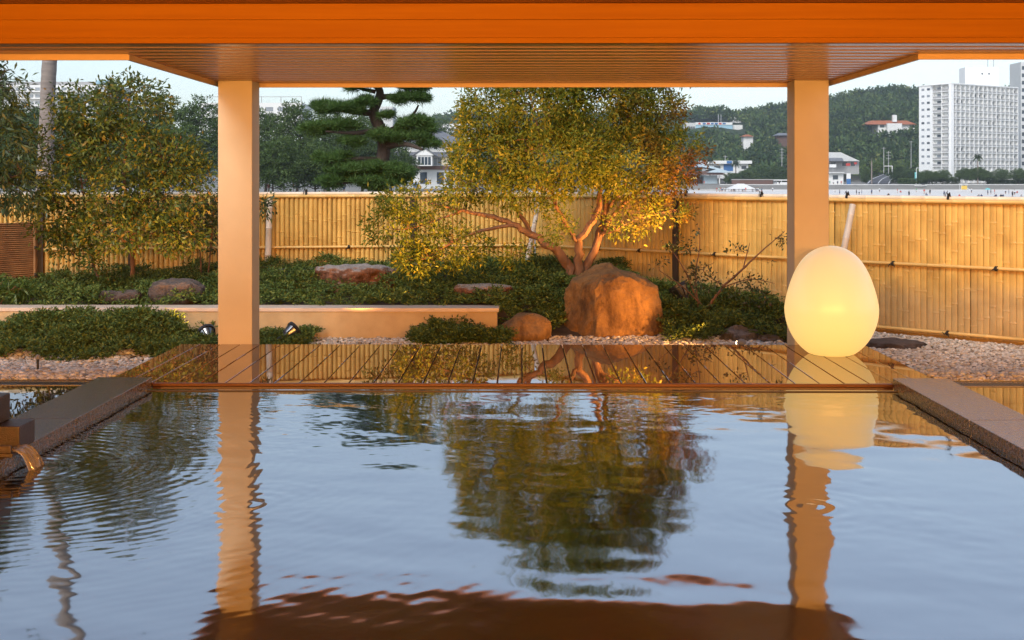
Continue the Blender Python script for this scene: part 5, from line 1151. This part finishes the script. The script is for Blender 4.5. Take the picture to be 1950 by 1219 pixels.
for i, (px, py, wpx) in enumerate([(1838, 322, 40), (1862, 320, 44), (1880, 326, 36), (1908, 322, 34), (1940, 322, 36), (1770, 325, 36), (1795, 324, 34)]):
    far_tree('low spreading dark pine planted in front of the white hotel', px, py, 528, wpx, 200 + i, 0, 'spreading pines in front of the hotel', -1.9, .4)
for i, (px, py, D, wpx) in enumerate([(1440, 322, 560, 60), (1470, 318, 560, 60), (1500, 320, 555, 50), (1395, 330, 540, 34), (1650, 322, 560, 22), (1715, 318, 545, 40), (1730, 325, 540, 44), (1420, 326, 550, 44), (1310, 330, 570, 40), (1755, 328, 535, 36)]):
    far_tree('bushy green tree at the foot of the wooded hill by the promenade', px, py, D, wpx, 300 + i, 1, 'bushy trees along the promenade', -1.6, .12, M['hillleaf'])
hb = []
q = np.random.default_rng(55)
def hedge(label, px0, px1, pyt, D, bz, h_depth=2.0):
    x0, x1 = at(px0, 336, D).x, at(px1, 336, D).x; zt = at(px0, pyt, D).z; n = int((x1 - x0) * 110)
    P = np.stack([q.uniform(x0, x1, n), q.uniform(D, D + h_depth, n), bz + (zt - bz) * q.random(n) ** .5], 1); d = q.normal(size=(n, 3)) + np.array([0, -.4, .6])
    V, Qd = leaf_arrays(P, d, .7, .35, .1, q); t = thing('hedge', label, 'hedge', ((x0 + x1) / 2, D + 1, bz)); mesh_np('foliage', V, Qd, M['hillleaf'], t)
hedge('long clipped green hedge between the hill road and the hotel', 1712, 1830, 341, 529, -1.9); hedge('dark clipped hedge in front of the hotel entrance', 1880, 1990, 344, 529, -1.9)
# hillside woods: a mass of crowns nobody could count
def hill_woods():
    q = np.random.default_rng(91); N = 9000
    y = 612 + 470 * q.random(N) ** .85; px = q.uniform(660, 2080, N); t = np.array([slope(p) for p in px]); x = t * y
    clear = np.ones(N, bool)
    rpx = lambda a, b, d0, d1: (px > a) & (px < b) & (y > d0) & (y < d1)
    for a, b, d0, d1 in ((1290, 1424, 830, 940), (1640, 1752, 770, 822), (1430, 1506, 915, 975), (1388, 1414, 955, 995), (1408, 1440, 725, 775), (1474, 1510, 730, 782), (1740, 2080, 600, 640)): clear &= ~rpx(a, b, d0, d1)
    x, y = x[clear], y[clear]; N = len(x); z = terr(x, y); R = q.uniform(2.6, 5.2, N); Hh = R * q.uniform(.9, 1.5, N)
    per = 46; k = np.repeat(np.arange(N), per); nn = len(k); d = unit(q.normal(size=(nn, 3)) + np.array([0, -.35, .55])); d[:, 2] = np.abs(d[:, 2]) * .9 - .1
    rr = q.random(nn)[:, None] ** .3
    P = np.stack([x, y, z + Hh * .75], 1)[k] + d * rr * np.stack([R, R, Hh], 1)[k]
    V, Qd = leaf_arrays(P, d + q.normal(size=(nn, 3)) * .5, R[k] * q.uniform(.35, .75, nn), R[k] * .30, .15, q)
    return tag(mesh_np('hillside_woods', V, Qd, M['hillleaf']), 'dense green woods covering the hill behind the bay', 'woods', kind='stuff')
hill_woods()
for label, px, pyt, pyb, D, L in (('lone palm with brown drooping fronds at the mouth of the hill road', 1660, 297, 350, 532, 3.4), ('slim palm with green crown in front of the white hotel', 1862, 299, 352, 526, 2.8), ('small palm in front of the flat roofed white building', 1401, 310, 328, 560, 3.0), ('small palm behind the curved blue roof', 1352, 305, 322, 566, 3.0)):
    a = at(px, pyt, D); b = at(px, pyb, D); b.z = min(b.z, -1.6); palm('palm_tree', label, b, [(b, .3), (b.lerp(a, .5), .26), (a, .24)], .1, 18, L, None, .35, 10)

# ------------------------------------------------------------------ people
def person_mesh(name, sit=False):
    import bmesh
    J = {'pel': (0, 0, .95), 'che': (0, 0, 1.3), 'nec': (0, 0, 1.47), 'hea': (0, -.01, 1.6), 'top': (0, 0, 1.72)}
    E = [('pel', 'che'), ('che', 'nec'), ('nec', 'hea'), ('hea', 'top')]; Rr = {'pel': .15, 'che': .17, 'nec': .06, 'hea': .095, 'top': .07}
    for s, n_ in ((-1, 'l'), (1, 'r')):
        J['sh' + n_] = (s * .19, 0, 1.40); J['el' + n_] = (s * .26, .02, 1.12); J['wr' + n_] = (s * .25, -.06, .88); J['ha' + n_] = (s * .24, -.08, .79)
        J['hi' + n_] = (s * .10, 0, .88); J['kn' + n_] = (s * .11, -.03, .48); J['an' + n_] = (s * .11, .02, .08); J['to' + n_] = (s * .12, -.14, .03)
        E += [('che', 'sh' + n_), ('sh' + n_, 'el' + n_), ('el' + n_, 'wr' + n_), ('wr' + n_, 'ha' + n_), ('pel', 'hi' + n_), ('hi' + n_, 'kn' + n_), ('kn' + n_, 'an' + n_), ('an' + n_, 'to' + n_)]
        for j, r in (('sh', .07), ('el', .05), ('wr', .038), ('ha', .04), ('hi', .10), ('kn', .065), ('an', .045), ('to', .04)): Rr[j + n_] = r
    if sit:
        for k in list(J):
            x, y, z = J[k]
            if k[:2] == 'kn': J[k] = (x * 1.3, -.42, .40)
            elif k[:2] == 'an': J[k] = (x * 1.3, -.55, .07)
            elif k[:2] == 'to': J[k] = (x * 1.3, -.70, .05)
            elif k[:2] == 'hi': J[k] = (x, -.03, .14)
            else: J[k] = (x, y + .05, z - .80)
    names = list(J); me = bpy.data.meshes.new(name); me.from_pydata([J[n] for n in names], [(names.index(a), names.index(b)) for a, b in E], []); me.update()
    o = bpy.data.objects.new('tmp', me); COL.objects.link(o); md = o.modifiers.new('s', 'SKIN')
    for i, n in enumerate(names): me.skin_vertices[0].data[i].radius = (Rr[n], Rr[n] * (.7 if n in ('pel', 'che') else 1)); me.skin_vertices[0].data[i].use_root = (n == 'pel')
    dg = bpy.context.evaluated_depsgraph_get(); ev = o.evaluated_get(dg); out = bpy.data.meshes.new_from_object(ev); out.name = name
    bpy.data.objects.remove(o); out.polygons.foreach_set('use_smooth', [True] * len(out.polygons)); return out
def person_mat(name, shirt, legs, sit):
    m, nt, b = nodes(name); v = tcoord(nt); sx = nt.nodes.new('ShaderNodeSeparateXYZ'); nt.links.new(v, sx.inputs[0]); mr = nt.nodes.new('ShaderNodeMapRange'); mr.inputs[2].default_value = .92 if sit else 1.72
    nt.links.new(sx.outputs[2], mr.inputs[0]); sk = (.45, .28, .2)
    st = [(0, sk), (.28, sk), (.29, legs), (.54, legs), (.55, shirt), (.84, shirt), (.85, sk), (.93, sk), (.94, (.02, .015, .012))] if not sit else [(0, legs), (.25, legs), (.27, shirt), (.70, shirt), (.72, sk), (.86, sk), (.88, (.02, .015, .012))]
    r = ramp(nt, mr.outputs[0], st); nt.links.new(r, b.inputs['Base Color']); b.inputs['Roughness'].default_value = .8; return m
outfits = [('white shirt and dark shorts', (.7, .7, .7), (.04, .04, .06)), ('dark blue top and black trousers', (.03, .04, .12), (.02, .02, .025)), ('red top and pale shorts', (.5, .06, .05), (.5, .45, .4)), ('grey shirt and blue trousers', (.25, .26, .28), (.05, .08, .2)), ('black shirt and dark trousers', (.03, .03, .03), (.03, .03, .035)), ('green shirt and white trousers', (.05, .3, .12), (.6, .6, .58))]
PM = {}
for si in (0, 1):
    base = person_mesh('person_seated' if si else 'person_standing', bool(si))
    for oi, (nm, a, b) in enumerate(outfits):
        me = base.copy(); me.materials.clear(); me.materials.append(person_mat('clothes_%d_%d' % (si, oi), a, b, bool(si))); PM[si, oi] = me
def person(px, feet_py, D, si, oi, where, group):
    p = at(px, feet_py, D); o = bpy.data.objects.new('person', PM[si, oi]); COL.objects.link(o); o.location = (p.x, D, gzat(p.x, D) - .02); o.rotation_euler.z = random.uniform(-3, 3)
    tag(o, 'tiny person in %s %s %s' % (outfits[oi][0], 'sitting' if si else 'standing', where), 'person', group)
sandD = lambda py: (CAMZ - SAND) * F / (py - HY)
rp = random.Random(12)
for px, py, si, oi in [(1599, 371, 0, 3), (1631, 371, 0, 4), (1636, 371, 0, 0), (1641, 371, 0, 3), (1660, 370, 0, 1), (1692, 373, 1, 4), (1709, 368, 0, 2), (1715, 367, 1, 2), (1731, 374, 0, 4), (1760, 369, 0, 2), (1764, 372, 1, 3), (1771, 370, 0, 4), (1798, 374, 0, 1), (1804, 374, 0, 3), (1827, 375, 1, 2), (1864, 375, 1, 3), (1869, 375, 1, 1), (1881, 371, 0, 1), (1887, 370, 0, 4), (1894, 370, 0, 2), (1897, 375, 1, 1), (1906, 375, 1, 4), (1910, 375, 1, 1), (1915, 369, 0, 0), (1921, 370, 0, 3), (1928, 375, 0, 4), (1932, 371, 0, 0), (1937, 368, 1, 2), (1945, 376, 1, 3), (1590, 366, 1, 0), (1612, 367, 1, 3), (1675, 366, 0, 0), (1745, 366, 0, 5), (1850, 367, 0, 0)]:
    person(px, py, sandD(py), si, oi, 'on the sand before the hotel', 'people spread over the beach')
for i in range(30):
    px = rp.choice([rp.uniform(1358, 1392), rp.uniform(1436, 1472), rp.uniform(1392, 1438)]); person(px, 365, 478 + rp.uniform(-9, 12), 0, rp.choice([0, 0, 3, 4, 1, 2, 5]), 'by the white tent', 'crowd by the beach tent')
for i, px in enumerate((1318, 1326, 1341, 1478, 1484, 1580, 1587, 1595, 1602)):
    p = at(px, 352, 524); o = bpy.data.objects.new('person', PM[0, i % 6]); COL.objects.link(o); o.location = (p.x, 524, -1.87); tag(o, 'tiny person in %s walking on the promenade road' % outfits[i % 6][0], 'person', 'people on the promenade')
for px, D, oi in ((512, 205, 2), (559, 210, 2), (620, 215, 1), (655, 220, 3), (506, 215, 0)):
    person(px, 362, D, 0, oi, 'under the dark pines', 'people under the pines')

# ------------------------------------------------------------------ the air between here and the hills
def haze():
    o = MB().box(-4050, 4050, -70, 5050, -8, 140).build('haze', None); m = bpy.data.materials.new('haze'); m.use_nodes = True; nt = m.node_tree; nt.nodes.clear()
    v = nt.nodes.new('ShaderNodeVolumePrincipled'); v.inputs['Color'].default_value = (.80, .90, 1, 1); v.inputs['Density'].default_value = HAZE; v.inputs['Anisotropy'].default_value = .2
    out = nt.nodes.new('ShaderNodeOutputMaterial'); nt.links.new(v.outputs[0], out.inputs['Volume']); o.data.materials.append(m); tag(o, 'thin pale blue sea haze filling the air', 'haze', kind='stuff')
HAZE = .0002
haze()
